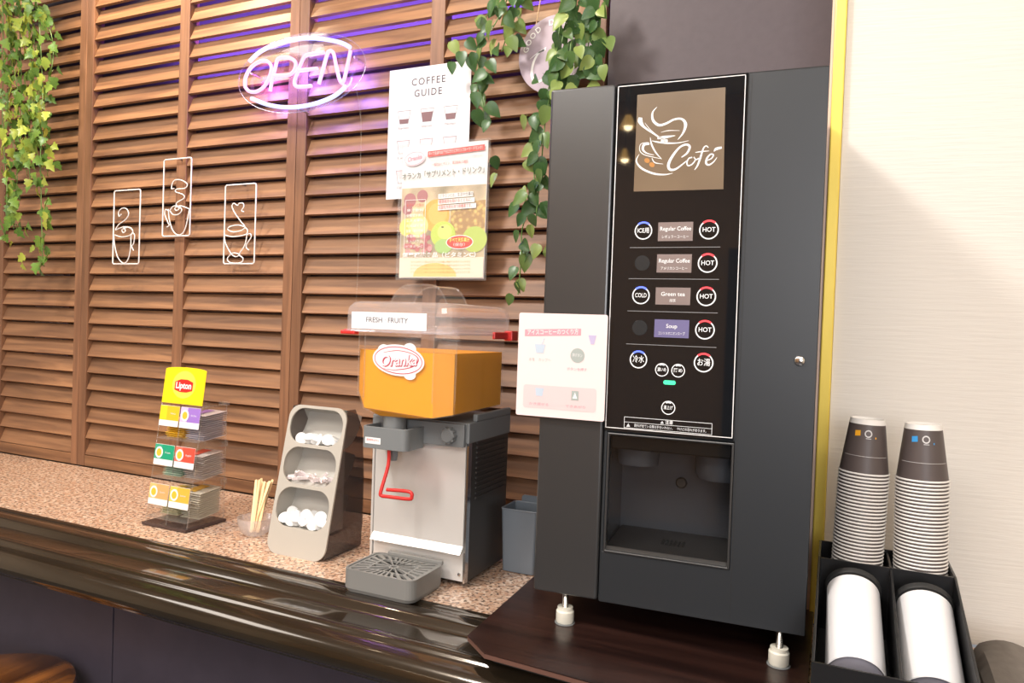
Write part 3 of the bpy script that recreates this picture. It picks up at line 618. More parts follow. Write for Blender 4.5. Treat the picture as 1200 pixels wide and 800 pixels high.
for z in TZ:
    sh_ = obj('shelf', MB().prism([(yf(z)-.004, z-.002), (SD, z-.002), (SD, z), (yf(z)-.004, z)], .0015, SW-.0015, 'x'), CLEARH, ts)
for z in TZ[1:]: obj('shelf_lip', MB().box(SW, SW+.004, SD-.012, SD+.003, z-.018, z-.006), CLEARH, ts)
obj('shelf_lip', MB().box(SW-.02, SW+.003, SD-.004, SD+.006, HT-.002, HT+.006), CLEARH, ts)
lean = math.atan2(LEAN, HT)
def cardp(x0, x1, z0, z1, m, name='label_card', label=None, y=-.0016, top=None):
    e = obj(name, MB().prism(rrect(x0, x1, 0, z1-z0, .0015), -.0004, .0004) if top is None else MB().prism(top, -.0005, .0005), m, ts, loc=(0, yf(z0)+y, z0), rot=(-lean, 0, 0), label=label); return e
Yw = mat('yellow_card', srgb(255, 224, 24), .35); arc = [(.001, 0), (SW-.001, 0), (SW-.001, .074)]+[(SW/2+(SW/2-.001)*cos(pi*i/12), .074+.006*sin(pi*i/12)) for i in range(1, 12)]+[(.001, .074)]
sg = cardp(0, 0, .264, .34, Yw, 'sign_card', 'bright yellow sign card with red logo', top=arc)
obj('printed_glow', MB().flat(ell(SW/2, .042, .035, .030, 32), -.0009), mat('soft_yellow', srgb(255, 232, 88), .35), sg)
obj('logo_plate', MB().flat([(SW/2-.027, .030), (SW/2-.010, .0255), (SW/2+.010, .0255), (SW/2+.027, .030), (SW/2+.027, .048), (SW/2+.010, .0535), (SW/2-.010, .0535), (SW/2-.027, .048)], -.0013), mat('logo_red', srgb(222, 40, 36), .35), sg)
text('Lipton', .0195, WHITEP, sg, SW/2, -.0017, .0395, bold=.0006, width=.046)
cols6 = [((255, 214, 40), (250, 190, 40)), ((214, 190, 226), (160, 120, 206)), ((60, 170, 136), (30, 160, 120)), ((244, 116, 96), (238, 84, 66)), ((250, 190, 120), (240, 170, 110)), ((250, 200, 90), (244, 180, 70))]
CARD = []
for row, z in enumerate(TZ[::-1]):
    for c_ in (0, 1):
        a, b2 = cols6[row*2+c_]; x0 = .0025+c_*(SW/2); e = cardp(x0, x0+SW/2-.004, z+.026, z+.071, WHITEP, y=-.003)
        w = SW/2-.004
        obj('card_colour', MB().flat([(x0+.021, .013), (x0+w, .013), (x0+w, .0445), (x0+.021, .0445)], -.0006), mat('tea_%d_b' % (row*2+c_), srgb(*b2), .35), e)
        obj('card_colour', MB().flat([(x0, .013), (x0+.021, .013), (x0+.021, .0445), (x0, .0445)], -.0006), mat('tea_%d_a' % (row*2+c_), srgb(*(a if row != 0 or c_ else a)), .35), e)
        if row or c_: obj('printed_cup', MB().flat(ell(x0+.014, .027, .0115, .0125, 20), -.0009), WHITEP, e); obj('printed_tea', MB().flat(ell(x0+.014, .027, .0075, .0082, 18), -.0012), mat('tea_amber', srgb(240, 190, 60), .35), e)
        text(('Yellow Label', 'Earl Grey', 'Green', 'English', 'Chamomile', 'Lemon')[row*2+c_][:9], .0052, WHITEP, e, x0+.040, -.0010, .028, width=.016)
ORD = 'first second third fourth fifth sixth seventh eighth ninth tenth eleventh twelfth thirteenth fourteenth fifteenth sixteenth seventeenth eighteenth nineteenth twentieth'.split()
ORD += ['twenty-'+o for o in ORD[:9]]+['thirtieth']+['thirty-'+o for o in ORD[:9]]
# sachets: every one a thing
def sachet_mb():
    m = MB(); w, d_, h = .0270, .0300, .0014; rows_ = []
    N = 6; pts = []
    for j in range(3):
        y = -d_+d_*j
        for i in range(5):
            x = -w+2*w*i/4; b_ = h*(1 if (0 < i < 4 and j == 1) else .25); pts.append((x, y, b_))
    n = len(pts); bot = [(x, y, -z) for x, y, z in pts]
    fs = [(j*5+i, j*5+i+1, (j+1)*5+i+1, (j+1)*5+i) for j in range(2) for i in range(4)]
    m.add(pts, fs); m.add(bot, [f[::-1] for f in fs])
    rim = [0, 1, 2, 3, 4, 9, 14, 13, 12, 11, 10, 5]; m.f += [(rim[k], rim[k-1], n+rim[k-1], n+rim[k]) for k in range(12)]; m.sm += [False]*12
    return m
smats = [mat('sachet_yellow', srgb(250, 208, 60), .4), mat('sachet_silver_violet', srgb(214, 208, 216), .35), mat('sachet_green', srgb(190, 214, 196), .4),
         mat('sachet_silver_red', srgb(222, 212, 206), .35), mat('sachet_cream', srgb(226, 222, 190), .4), mat('sachet_silver_gold', srgb(216, 212, 196), .35)]
nm = ['yellow', 'silver with violet print', 'pale green', 'silver with red print', 'cream', 'silver with yellow print']
acc = [srgb(250, 190, 30), srgb(160, 120, 206), srgb(40, 160, 120), srgb(238, 84, 66), srgb(220, 190, 80), srgb(240, 190, 60)]
for row, z in enumerate(TZ[::-1]):
    for c_ in (0, 1):
        k = row*2+c_; N = (9, 13, 10, 12, 11, 13)[k]; cx = SW/4+c_*SW/2; me = None; grp = 'sachets in the %s %s compartment' % (('top', 'middle', 'bottom')[row], ('left', 'right')[c_])
        for i in range(N):
            dz = .0044; zz = z+.0026+i*dz; tilt = min(i, 9)*.010
            t = thing('tea_bag_sachet', 'flat %s tea sachet stacked in the %s %s compartment' % (nm[k], ('top', 'middle', 'bottom')[row], ('left', 'right')[c_]), 'tea bag',
                      (-1.3535+cx+random.uniform(-.0008, .0008), -.322+.064+yf(zz)*.35+random.uniform(-.002, .002), zz), (.10, 0, random.uniform(-.05, .05)), grp)
            t['label'] = 'flat %s tea sachet, %s from the top in the %s %s compartment' % (nm[k], ORD[N-1-i], ('top', 'middle', 'bottom')[row], ('left', 'right')[c_])
            if i == N-1: t['label'] = 'topmost %s tea sachet in the %s %s compartment' % (nm[k], ('top', 'middle', 'bottom')[row], ('left', 'right')[c_])
            if me is None: e = obj('packet', sachet_mb(), smats[k], t); me = e.data; s2 = MB(); s2.flat([(0, 0)]*3, 0) if 0 else None
            else: e = obj('packet', me, smats[k], t)
            if i == N-1:
                q = MB(); q.add([(-.022, -.024, .0024), (.004, -.024, .0024), (.004, .018, .0024), (-.022, .018, .0024)], [(0, 1, 2, 3)])
                obj('printed_patch', q, mat('tea_patch_%d' % k, acc[k], .4), t)

# ------------------------------------------------------------------ stir sticks in a clear cup
cpos = at(294, 628, 0, 2); cx, cy_ = cpos.x, cpos.y+.012
cupm = MB(); cupm.lathe([(0, .001), (.020, .001), (.030, .010), (.035, .024), (.037, .038), (.036, .038), (.034, .024), (.029, .012), (.019, .003), (0, .003)], n=36)
ribs = obj('stick_cup', cupm, clear('bowl_plastic', (.97, .95, .95), gloss=.35, haze=.16, top=.5), loc=(cx, cy_, 0)); tag(ribs, 'small clear rounded plastic bowl holding the wooden stir sticks', 'cup')
topd = (at(312, 563, cpos.y+.06)-Vector((cx, cy_, .004)))
for i in range(9):
    off = Vector((random.uniform(-.008, .008), random.uniform(-.006, .006), .0045+.0002*i)); tp = Vector((topd.x+(i-4)*.0050, topd.y+random.uniform(-.008, .008), topd.z+random.uniform(-.006, .004)))
    L = tp.length; q = Vector((0, 0, 1)).rotation_difference(tp.normalized())
    s = obj('stir_stick', MB().prism(rrect(-.0033, .0033, 0, L, .003, 3), -.0008, .0008), STICKW, loc=Vector((cx, cy_, 0))+off); s.rotation_mode = 'QUATERNION'; s.rotation_quaternion = q
    tag(s, 'pale wooden stir stick in the small clear cup, %s from the left' % ORD[i], 'stir stick', 'wooden stir sticks in the clear cup')

# ------------------------------------------------------------------ grey condiment organizer
OX, OY = -1.003, -.333; OWd, OH = .142, .292; ol = math.atan2(.062, .285)
og = thing('condiment_organizer', 'warm grey three-pocket condiment organizer holding creamers and sugar', 'organizer', (OX, OY, 0))
# front plate with three stadium openings: built as grid of prisms cut by ear -> use bmesh boolean-free triangulated fill
import bmesh
from mathutils.geometry import tessellate_polygon
def holed(outer, holes, y0, y1):
    m = MB(); loops = [outer]+holes; flatp = [p for L in loops for p in L]
    tris = tessellate_polygon([[Vector((p[0], p[1], 0)) for p in L] for L in loops]); n = len(flatp)
    def up(t):
        a, b_, c_ = [flatp[i] for i in t]; return (b_[0]-a[0])*(c_[1]-a[1])-(b_[1]-a[1])*(c_[0]-a[0]) > 0
    fs = [tuple(t) if up(t) else tuple(t[::-1]) for t in tris]
    m.add([(p[0], y0, p[1]) for p in flatp]+[(p[0], y1, p[1]) for p in flatp], fs+[tuple(i+n for i in f[::-1]) for f in fs])
    o = 0
    for li, L in enumerate(loops):
        k = len(L)
        for i in range(k):
            a, b_ = o+i, o+(i+1) % k; m.f.append((a, n+a, n+b_, b_) if True else None); m.sm.append(False)
        o += k
    bm = bmesh.new(); me = bpy.data.meshes.new('t'); me.from_pydata(m.v, [], m.f); bm.from_mesh(me); bmesh.ops.recalc_face_normals(bm, faces=bm.faces); bm.to_mesh(me); bm.free()
    mm = MB(); mm.v = [tuple(v.co) for v in me.vertices]; mm.f = [tuple(p.vertices) for p in me.polygons]; mm.sm = [False]*len(mm.f); bpy.data.meshes.remove(me); return mm
HL = [(.0065, .1355, .216, .2865), (.0075, .1345, .137, .209), (.0075, .1345, .054, .130)]
def opening(x0, x1, z0, z1): return rrect(x0, x1, z0, z1, min((z1-z0)*.44, .031), 8)
outer = rrect(0, OWd, 0, OH, .026, 8)
fp = obj('front_plate', holed(outer, [opening(*h) for h in HL], 0, .0035), BEIGEG, og, rot=(-ol, 0, 0), label='grey front plate with three openings')
def oy(z): return z*math.tan(ol)
for i, (x0, x1, z0, z1) in enumerate(HL):
    # curved scoop behind each opening
    m = MB(); N = 8; D = .050; pr = [(.0, 0)]+[(D*sin(pi/2*j/N)**1.0, (z1-z0)*.98*(1-cos(pi/2*j/N))) for j in range(1, N+1)]
    vv = []; 
    for (yy, zz) in pr: vv += [(x0-.002, .0037+yy, z0-.003+zz*1.03), (x1+.002, .0037+yy, z0-.003+zz*1.03)]
    vv += [(x0-.002, .0037, z1+.003), (x1+.002, .0037, z1+.003)]
    k = len(pr); fs = [(2*j, 2*j+1, 2*j+3, 2*j+2) for j in range(k-1)]+[(2*k-2, 2*k-1, 2*k+1, 2*k)]
    fs += [tuple([2*j for j in range(k)]+[2*k])[::-1], tuple([2*j+1 for j in range(k)]+[2*k+1])]
    obj('pocket', m.add(vv, fs), mat('pocket_grey', srgb(190, 186, 178), .5), og, rot=(-ol, 0, 0))
sd = [(.004+oy(.01), .004), (.118, .004), (.124, .05), (.124, .14), (.114, .24), (oy(.272)+.03, .282), (oy(.278)+.004, .282)]
for x in (.004, OWd-.004): obj('side_wall', MB().prism(sd, x-.001, x+.001, 'x'), SMOKE, og)
b = MB(); b.box(.004, OWd-.004, .120, .1225, .004, .16); b.box(.004, OWd-.004, .02, .118, .002, .004); obj('back_wall', b, SMOKE, og)
def opos(x, z, dep): v = Vector((x, .0035+dep, z)); v.rotate(Matrix.Rotation(-ol, 3, 'X')); return Vector((OX, OY, 0))+v
CREAM = mat('creamer_white', (.82, .82, .82), .35)
def creamer():
    m = MB(); return m.lathe([(0, .0), (.0085, .0), (.0105, .013), (.0140, .0135), (.0140, .0150), (.0, .0155)], (0, 0, -.0075), 14)
cme = None
def put_creamer(p, rot, label, grp):
    global cme
    if cme is None: o = obj('creamer_pod', creamer(), CREAM); cme = o.data
    else: o = obj('creamer_pod', cme, CREAM)
    o.location = p; o.rotation_euler = rot; o.scale = (.88,)*3; tag(o, label, 'creamer', grp)
for row, h, spec in ((0, HL[0], [(.030, 1.45, .3), (.047, .35, 0), (.062, .5, .9), (.078, 1.2, -.6), (.094, .9, .5), (.112, .5, 1.8)]), (2, HL[2], [(.022, .7, .2), (.036, 1.3, .8), (.050, .3, .3), (.064, 1.2, 2.2), (.078, .8, -.7), (.092, 1.4, .4), (.106, .6, 1.2), (.119, 1.0, 2.5)])):
    for ci, (x, a, b_) in enumerate(spec):
        put_creamer(opos(x, h[2]+.010+.0008*(row), .012), (a, .2, b_), 'white creamer pod, %s from the left %s pocket' % (ORD[ci], 'in the top' if row == 0 else 'along the front of the bottom'), 'creamer pods in the %s pocket' % ('top' if row == 0 else 'bottom'))
    if row == 2:
        for ci, (x, a, b_) in enumerate([(.030, .9, 1.), (.048, .5, 2.), (.070, 1.2, 0), (.088, .6, 1.4), (.104, 1.1, .2)]):
            put_creamer(opos(x, h[2]+.024, .018), (a, .3, b_), 'white creamer pod, %s from the left on top of the heap in the bottom pocket' % ORD[ci], 'creamer pods in the bottom pocket')
SUG = mat('sugar_paper', srgb(240, 228, 228), .6); sme = None
for i in range(22):
    x = .020+.102*(i/21)+random.uniform(-.001, .001)
    if sme is None:
        o = obj('sugar_stick', MB().prism(rrect(-.0028, .0028, -.021, .021, .001, 2), -.0014, .0014), SUG); sme = o.data
    else: o = obj('sugar_stick', sme, SUG)
    o.location = opos(min(max(x, .026), .116), HL[1][2]+.010+random.uniform(0, .006), .016+random.uniform(0, .008)); o.rotation_euler = (random.uniform(.5, 1.1), random.uniform(.6, 1.7)*random.choice((-1, 1)), random.uniform(-.4, .4))
    tag(o, 'thin white paper sugar stick, %s from the left in the middle pocket' % ORD[i], 'sugar stick', 'sugar sticks in the middle pocket')

# ------------------------------------------------------------------ cup tray on the right
TXL, TXR = -.010, .152
ct = thing('cup_tray', 'sloping black two-lane cup tray beside the white wall', 'tray', (0, 0, 0))
def zedge(x, y, Y): return at(x, y, Y).z
zb, zp, zf = zedge(957, 632, -.245), zedge(957, 651, -.330), zedge(957, 775, -.535)
sp_ = [(-.535, .004), (-.245, .004), (-.245, zb), (-.330, zp), (-.535, zf)]
for x in (TXL, TXR): obj('side_panel', MB().prism(sp_, x-.0015, x+.0015, 'x'), BLACK, ct, bevel=.0005)
obj('divider', MB().prism([(-.533, .006), (-.247, .006), (-.247, zb-.004), (-.330, zp-.002), (-.533, zf-.002)], .0785-.0015, .0785+.0015, 'x'), BLACK, ct, bevel=.0005)
obj('back_panel', MB().box(TXL, TXR, -.247, -.244, .004, zb), BLACK, ct)
obj('partition', MB().box(TXL+.002, TXR-.002, -.332, -.329, .006, zp-.001), BLACK, ct)
obj('front_panel', MB().box(TXL-.0015, TXR+.0015, -.538, -.535, .0042, zf), BLACK, ct)
zr = zp-.098
obj('ramp', MB().prism([(-.534, .010), (-.333, .010), (-.333, zr), (-.534, .0105)], TXL+.002, TXR-.002, 'x'), BLACK, ct)
obj('stack_shelf', MB().box(TXL+.002, TXR-.002, -.328, -.248, .06, zb-.035), BLACK, ct)
# inverted paper cups: every cup of the stacks a thing
CUPB = mat('cup_brown', srgb(84, 74, 72), .45); CUPW = mat('cup_white', (.82, .79, .75), .5)
H = .0755; RR, RT = .0325, .0225
def cupthing(label, grp=None):
    t = thing('paper_cup', label, 'cup', (0, 0, 0), group=grp)
    obj('cup_wall', MB().lathe([(RR-.001, .002), (RT+.0006, H-.0068), (RT-.0008, H-.0060), (RR-.0025, .002)], n=36), CUPB, t)
    obj('rolled_rim', MB().lathe([(RR-.0022, .0002), (RR, -.0002), (RR+.0008, .0010), (RR, .0024), (RR-.0012, .0020)], n=36), CUPW, t)
    obj('base_band', MB().lathe([(RT-.0004, H-.0072), (RT+.0009, H-.0070), (RT-.0008, H), (RT-.0018, H), (RT-.0018, H-.003), (0, H-.003)], n=36), CUPW, t)
    return t
base = None; step = .00485
zs = zb-.035+.0005
for si, (pb, pt, side, colr, cn) in enumerate((((1004, 657), (1017, 490), 'left', srgb(236, 170, 40), 'yellow'), ((1078, 670), (1082, 496), 'right', srgb(60, 150, 214), 'blue'))):
    Yc = -.288; pbw = at(*pb, Yc); ptw = at(*pt, Yc); n = 31; slope = (ptw.x-pbw.x)/(ptw.z-pbw.z); lean_ = math.atan(slope)
    ztop = ptw.z
    zbase = ztop-H-(n-1)*step; n0 = n
    while zbase > zs+.004: zbase -= step; n0 += 1
    for i in range(n0):
        last = i == n0-1; lab = ('topmost upside-down brown paper cup with %s square, %s stack' % (cn, side)) if last else 'upside-down brown paper cup, %s from the top of the %s stack' % (ORD[n0-1-i], side)
        z = ztop-H-(n0-1-i)*step
        if z < zs: continue
        if base is None: t = base = cupthing(lab, 'stacked paper cups, %s stack' % side); 
        else: t = dup(base, lab, group='stacked paper cups, %s stack' % side)
        t.location = (pbw.x+(z-pbw.z)*slope+random.uniform(-.0001, .0001), Yc+random.uniform(-.0001, .0001), z); t.rotation_euler = (0, lean_, 0)
        if last:
            # print wrapped on the cone, facing the camera
            def wrap(pts, r_off=.0004, a0=0.0):
                out = []
                for a, hh in pts:
                    R = RR-.001+(RT+.0006-RR+.001)*(hh-.002)/(H-.009)+r_off; ang = a0+a/.027; out.append((R*sin(ang), -R*cos(ang), hh))
                return out
            def pr_(poly, mm, nm_, a0=-.02): q = MB(); q.add(wrap(poly, a0=a0), [tuple(range(len(poly)))]); obj(nm_, q, mm, t)
            pr_([(-.0165, .0520), (-.0085, .0530), (-.0090, .0605), (-.0170, .0595)], mat('square_'+cn, colr, .4), 'printed_square')
            q = MB(); k = 20; vv = []
            for j in range(k): a = 2*pi*j/k; vv += [(.0015+.0035*cos(a), .0565+.0035*sin(a)), (.0015+.0052*cos(a), .0565+.0052*sin(a))]
            q.add(wrap(vv), [(2*j, 2*j+1, (2*j+3) % (2*k), (2*j+2) % (2*k)) for j in range(k)]); obj('printed_ring', q, mat('ring_print', srgb(200, 196, 194), .4), t)
            pr_([(.0115, .0500), (.0130, .0500), (.0130, .0525), (.0115, .0525)], mat('square_'+cn, colr, .4), 'printed_dot')
            pr_([(-.001, .0495), (.006, .0495), (.006, .0503), (-.001, .0503)], mat('ring_print', (0, 0, 0)), 'printed_line')
            q = MB(); L = [(-.030+.060*j/16, .0250) for j in range(17)]; w1 = wrap(L); w2 = wrap([(a, h+.0005) for a, h in L]); q.add(w1+w2, [(j, j+1, 17+j+1, 17+j) for j in range(16)]); obj('printed_line', q, mat('ring_print', (0, 0, 0)), t)
# white sleeves with black lids lying in the lanes
WS = mat('white_sleeve', (.86, .85, .86), .45); WE = mat('sleeve_end_shade', (.55, .53, .62), .5)  # end face tinted lavender to paint in its shade
for (pa, pb_, side) in (((998, 672), (1004, 770), 'left'), ((1082, 690), (1088, 792), 'right')):
    Ya, Yb, R = -.372, -.500, .0318
    A = at(*pa, Ya); B = at(*pb_, Yb); d = (B-A).normalized(); nrm = d.cross(Vector((1, 0, 0))).normalized(); nrm = nrm if nrm.z > 0 else -nrm
    A = A-nrm*R; B = B-nrm*R; L = (B-A).length; A.x += .003
    if side == 'right': A.x, B.x = .1155, .1150
    t = thing('cup_sleeve', 'white cylindrical cup sleeve lying in the %s lane of the black tray' % side, 'cup sleeve', A); q = Vector((0, 0, 1)).rotation_difference((B-A).normalized()); t.rotation_mode = 'QUATERNION'; t.rotation_quaternion = q
    obj('sleeve_wall', MB().lathe([(0, 0), (R-.002, 0), (R, .0015), (R+.001, L-.001), (R, L)], n=40), WS, t)
    obj('sleeve_end_shade', MB().lathe([(R-.0005, L-.0005), (R-.003, L-.003), (0, L-.003)], n=40), WE, t, label='lavender shaded end')
    t2 = thing('black_lid', 'round black lid stack behind the white sleeve in the %s lane' % side, 'lid', A-(B-A).normalized()*.0005); t2.rotation_mode = 'QUATERNION'; t2.rotation_quaternion = q
    obj('lid_rim', MB().lathe([(0, -.001), (R+.0015, -.001), (R+.0025, -.003), (R+.0025, -.009), (R, -.012), (R-.006, -.0125)], n=36), BLACKM, t2); obj('lid_cap', MB().lathe([(R-.006, -.0125), (R-.008, -.016), (0, -.016)], n=36), BLACKM, t2)

# grey cloth at the far right
cm_ = MB(); N = 28; P = []
for j in range(N):
    for i in range(N):
        u, v = i/(N-1), j/(N-1); x = .185+u*.26; y = -.25-v*.26
        z = .040+.016*sin(u*3.1+.6)-.02*abs(u-.55)+.009*sin(u*13+v*5)*(1-.4*v)-.01*v
        if i == 0: z -= .010
        P.append((x, y, z))
nn = len(P); fs = [(j*N+i, j*N+i+1, (j+1)*N+i+1, (j+1)*N+i) for j in range(N-1) for i in range(N-1)]
cm_.add(P+[(x, y, .003) for x, y, z in P], [f[::-1] for f in fs]+[tuple(k+nn for k in f) for f in fs], True)
rim = [i for i in range(N)]+[j*N+N-1 for j in range(1, N)]+[(N-1)*N+i for i in range(N-2, -1, -1)]+[j*N for j in range(N-2, 0, -1)]
cm_.f += [(rim[k], rim[(k+1) % len(rim)], nn+rim[(k+1) % len(rim)], nn+rim[k]) for k in range(len(rim))]; cm_.sm += [True]*len(rim)
tag(obj('folded_cloth', cm_, mat('grey_cloth', srgb(112, 104, 96), .9, bump=(90, .0006), var=.08)), 'folded grey cloth on the counter right of the black cup tray', 'cloth')

# ------------------------------------------------------------------ posters
A1 = at(452, 235, -.014); A2 = at(555, 70, -.014)
p1 = thing('poster', 'white coffee guide poster on the slatted screen behind another poster', 'poster', (-.966, -.0155, .742)); PW, PH = .213, .2965
obj('sheet', MB().box(0, PW, 0, .0015, 0, PH), mat('poster_white', (.72, .70, .73), .5), p1)
TAU = mat('taupe_print', srgb(84, 74, 82), .5)
text('COFFEE', .0225, TAU, p1, PW*.49, -.0004, PH-.034, spacing=1.25, width=.088, bold=.0002); text('GUIDE', .0225, TAU, p1, PW*.49, -.0004, PH-.060, spacing=1.25, width=.072, bold=.0002)
ICB = mat('icon_brown', srgb(124, 92, 96), .5); ICL = mat('icon_line', srgb(128, 118, 126), .5); ICP = mat('icon_pink', srgb(232, 200, 206), .5)
for r_i in range(3):
    for c_i in range(3):
        x = .043+c_i*.061; z = PH-.112-r_i*.068
        obj('cup_icon', outline([(x-.011, z-.013), (x+.011, z-.013), (x+.017, z+.016), (x-.017, z+.016)], .0011, -.0003), ICL, p1)
        fl = (.35, .75, .45)[c_i]; 
        if r_i == 0: obj('coffee_fill', MB().flat([(x-.0105, z-.0125), (x+.0105, z-.0125), (x+.0105+.006*fl, z-.0125+.028*fl), (x-.0105-.006*fl, z-.0125+.028*fl)], -.0005), ICB, p1)
        else: obj('coffee_fill', MB().flat([(x-.0115, z-.002), (x+.0115, z-.002), (x+.0155, z+.015), (x-.0155, z+.015)], -.0005), ICP, p1)
        text(('Espresso', 'Americano', 'Macchiato', 'Latte', 'Cappuccino', 'Mocha', 'Cortado', 'Flat white', 'Affogato')[r_i*3+c_i], .0075, ICL, p1, x, -.0004, z-.023, width=.028)
# second poster in a clear sleeve
yq = -.045; q1, q2 = at(463, 328, yq), at(575, 163, yq); W2, H2 = .2275, .302
p2 = thing('poster', 'fruit drink poster in a clear sleeve above the juice dispenser', 'poster', (q1.x+.003, yq, q1.z))
obj('sheet', MB().box(.007, W2-.007, .0005, .0015, .004, H2-.004), mat('poster_white_b', (.80, .78, .78), .45), p2)
obj('clear_sleeve', MB().box(0, W2, -.0030, -.0022, 0, H2), clear('sleeve_plastic', gloss=.08, haze=.05, top=.12), p2); obj('sleeve_back', MB().box(0, W2, .0022, .003, 0, H2), CLEAR, p2)
for x in (.03, W2-.03): obj('hook', MB().tube([(x, .003, H2-.006), (x, .02, H2+.002), (x, .0465, H2+.004)], .0011, 6), CHROME, p2)
def col(n_, *c3): return mat('ink_'+n_, srgb(*c3), .5)
q0 = .0002; bx0, bx1, bz0, bz1 = .008, W2-.008, .050, .205
# photo area: soft procedural blur of fruit colours, with printed fruit shapes over it
ph = mat('fruit_photo', srgb(200, 180, 150), .5); nt = ph.node_tree; bs = nt.nodes['Principled BSDF']; tc = nt.nodes.new('ShaderNodeTexCoord'); nz = nt.nodes.new('ShaderNodeTexNoise'); nz.inputs['Scale'].default_value = 16; nt.links.new(tc.outputs['Object'], nz.inputs['Vector'])
nt.links.new(ramp(nt, nz.outputs['Fac'], [(.32, srgb(150, 140, 112)), (.5, srgb(196, 176, 146)), (.68, srgb(226, 214, 170))]), bs.inputs['Base Color'])
obj('photo_area', MB().flat([(bx0, bz0), (bx1, bz0), (bx1, bz1), (bx0, bz1)], q0), ph, p2)
pine = mat('ink_pineapple', srgb(214, 178, 104), .5); nt = pine.node_tree; vo = nt.nodes.new('ShaderNodeTexVoronoi'); vo.inputs['Scale'].default_value = 95; tc = nt.nodes.new('ShaderNodeTexCoord'); nt.links.new(tc.outputs['Object'], vo.inputs['Vector'])
nt.links.new(ramp(nt, vo.outputs['Distance'], [(.1, srgb(236, 206, 120)), (.6, srgb(176, 138, 84))]), nt.nodes['Principled BSDF'].inputs['Base Color'])
zz_ = [0]
def ink(poly, m, nm_='printed_fruit'):
    zz_[0] += 1; return obj(nm_, MB().flat(poly, q0-.00004*zz_[0]), m, p2)
ink([(.135, .085), (bx1, .085), (bx1, .172), (.150, .168), (.135, .150)], pine)
ink(ell(.098, .142, .034, .036, 28), col('orange', 248, 176, 72)); ink(ell(.102, .146, .024, .024, 24), col('orange2', 252, 192, 96))
for x, z, r in ((.030, .178, .016), (.062, .186, .014), (.024, .158, .013)): ink(ell(x, z, r, r, 18), col('grape', 176, 110, 112))
ink(ell(.024, .118, .020, .020, 22), col('lemon', 240, 216, 120)); ink(ell(.053, .120, .026, .026, 24), col('lemonpulp', 246, 222, 150)); ink(ell(.053, .120, .018, .018, 20), col('lemonpulp2', 250, 234, 184))
for i in range(26): ink(ell(.018+.070*random.random(), .062+.036*random.random(), .006, .006, 9), col('berry%d' % (i % 3), *((200, 120, 120), (180, 96, 104), (222, 160, 158))[i % 3]))
ink(ell(.118, .100, .031, .029, 26), col('apple', 196, 216, 90)); ink(ell(.122, .106, .018, .016, 20), col('apple2', 214, 230, 124)); ink(ell(.196, .088, .030, .028, 26), col('apple3', 186, 206, 96)); ink(ell(.120, .074, .022, .016, 22), col('lime', 170, 206, 120))
ink(ell(.1165, .116, .0035, .002, 8), col('stem', 110, 100, 50))
ink(ell(.160, .0825, .0335, .0155, 30), WHITEP); ink(ell(.160, .0825, .0315, .0138, 30), col('red', 222, 66, 52))
ink([(bx0, .006), (bx1, .006), (bx1, bz0), (bx0, bz0)], col('paperpeach', 246, 226, 206)); ink(ell(.100, .008, .055, .030, 30)[:16], col('slice', 250, 208, 130), 'printed_fruit')
yk = q0-.00006*zz_[0]-.0003
obj('printed_panel', outline([(.020, .060), (.072, .060), (.072, .178), (.020, .178)], .0010, yk), WHITEP, p2)
for i in range(9): text(('ビタミンC配合', '果汁飲料', '栄養成分表示', 'エネルギー', 'たんぱく質', '脂質　炭水化物', '食塩相当量', 'ナトリウム', 'ビタミンC')[i], .007, WHITEP if i else col('red', 0, 0, 0), p2, .046, yk-.0001, .166-i*.0115, width=.044)
text('すべて天然果汁', .010, col('yellow', 255, 236, 120), p2, .160, yk-.0002, .0865, width=.050, bold=.0002); text('（保存）', .008, WHITEP, p2, .160, yk-.0002, .0765, width=.028)
text('栄養機能食品（ビタミンC）', .012, WHITEP, p2, W2/2, yk-.0002, .0545, width=.185, bold=.0003)
for i in range(4): text('すべてのアミノ酸とビタミンを手軽に補給できるドリンクです', .0045, col('amber', 226, 170, 96), p2, W2/2, yk-.0001, .040-i*.0075, width=.15)
for i, (t, m) in enumerate((('ビタミンCは、生活や仕事の', WHITEP), ('健康維持を助けるとともに、', col('red', 0, 0, 0)), ('抗酸化作用を持つ栄養素です。', col('red', 0, 0, 0)))):
    e = obj('printed_strip', MB().flat([(.104, .1775-i*.0125), (.190+.004*i, .1800-i*.0125), (.190+.004*i, .1905-i*.0125), (.104, .1880-i*.0125)], yk), mat('strip_white', (.8, .78, .76), .5), p2)
    text(t, .0088, col('dark', 90, 80, 80) if i == 0 else col('red', 0, 0, 0), e, .149, yk-.0002, .1842-i*.0125, width=.082, rz=.028)
obj('printed_band', MB().flat([(.074, .271), (.214, .277), (.214, .289), (.074, .283)], yk), col('bandred', 224, 82, 76), p2)
text('タイで生まれのアセロラとビタミンフルーツ・ドリンク！', .0085, WHITEP, p2, .144, yk-.0003, .280, width=.132, rz=.043)
text('すべてのアミノ酸・ビタミンがたっぷり摂れます', .007, ICP, p2, .144, yk-.0003, .266, width=.128, rz=.03); text('一般的なビタミン、清涼飲料で補給', .0075, col('bandred', 0, 0, 0), p2, .130, yk-.0003, .254, width=.090, rz=.03)
text('オランカ「サプリメント・ドリンク」', .0165, col('greengrey', 108, 116, 108), p2, W2/2+.002, yk-.0003, .2325, width=.205, rz=.028, bold=.0002)
e = obj('printed_logo', MB().flat(ell(.040, .270, .028, .0165, 28, .12), yk), PL, p2); obj('logo_line', MB().ribbon(ell(.040, .270, .025, .014, 28, .12)+ell(.040, .270, .025, .014, 28, .12)[:1], .0011, yk-.0003, sub=1), PK, e); text('Oranka', .014, PK, e, .040, yk-.0004, .270, shear=.25, width=.038, rz=.15, bold=.0005)

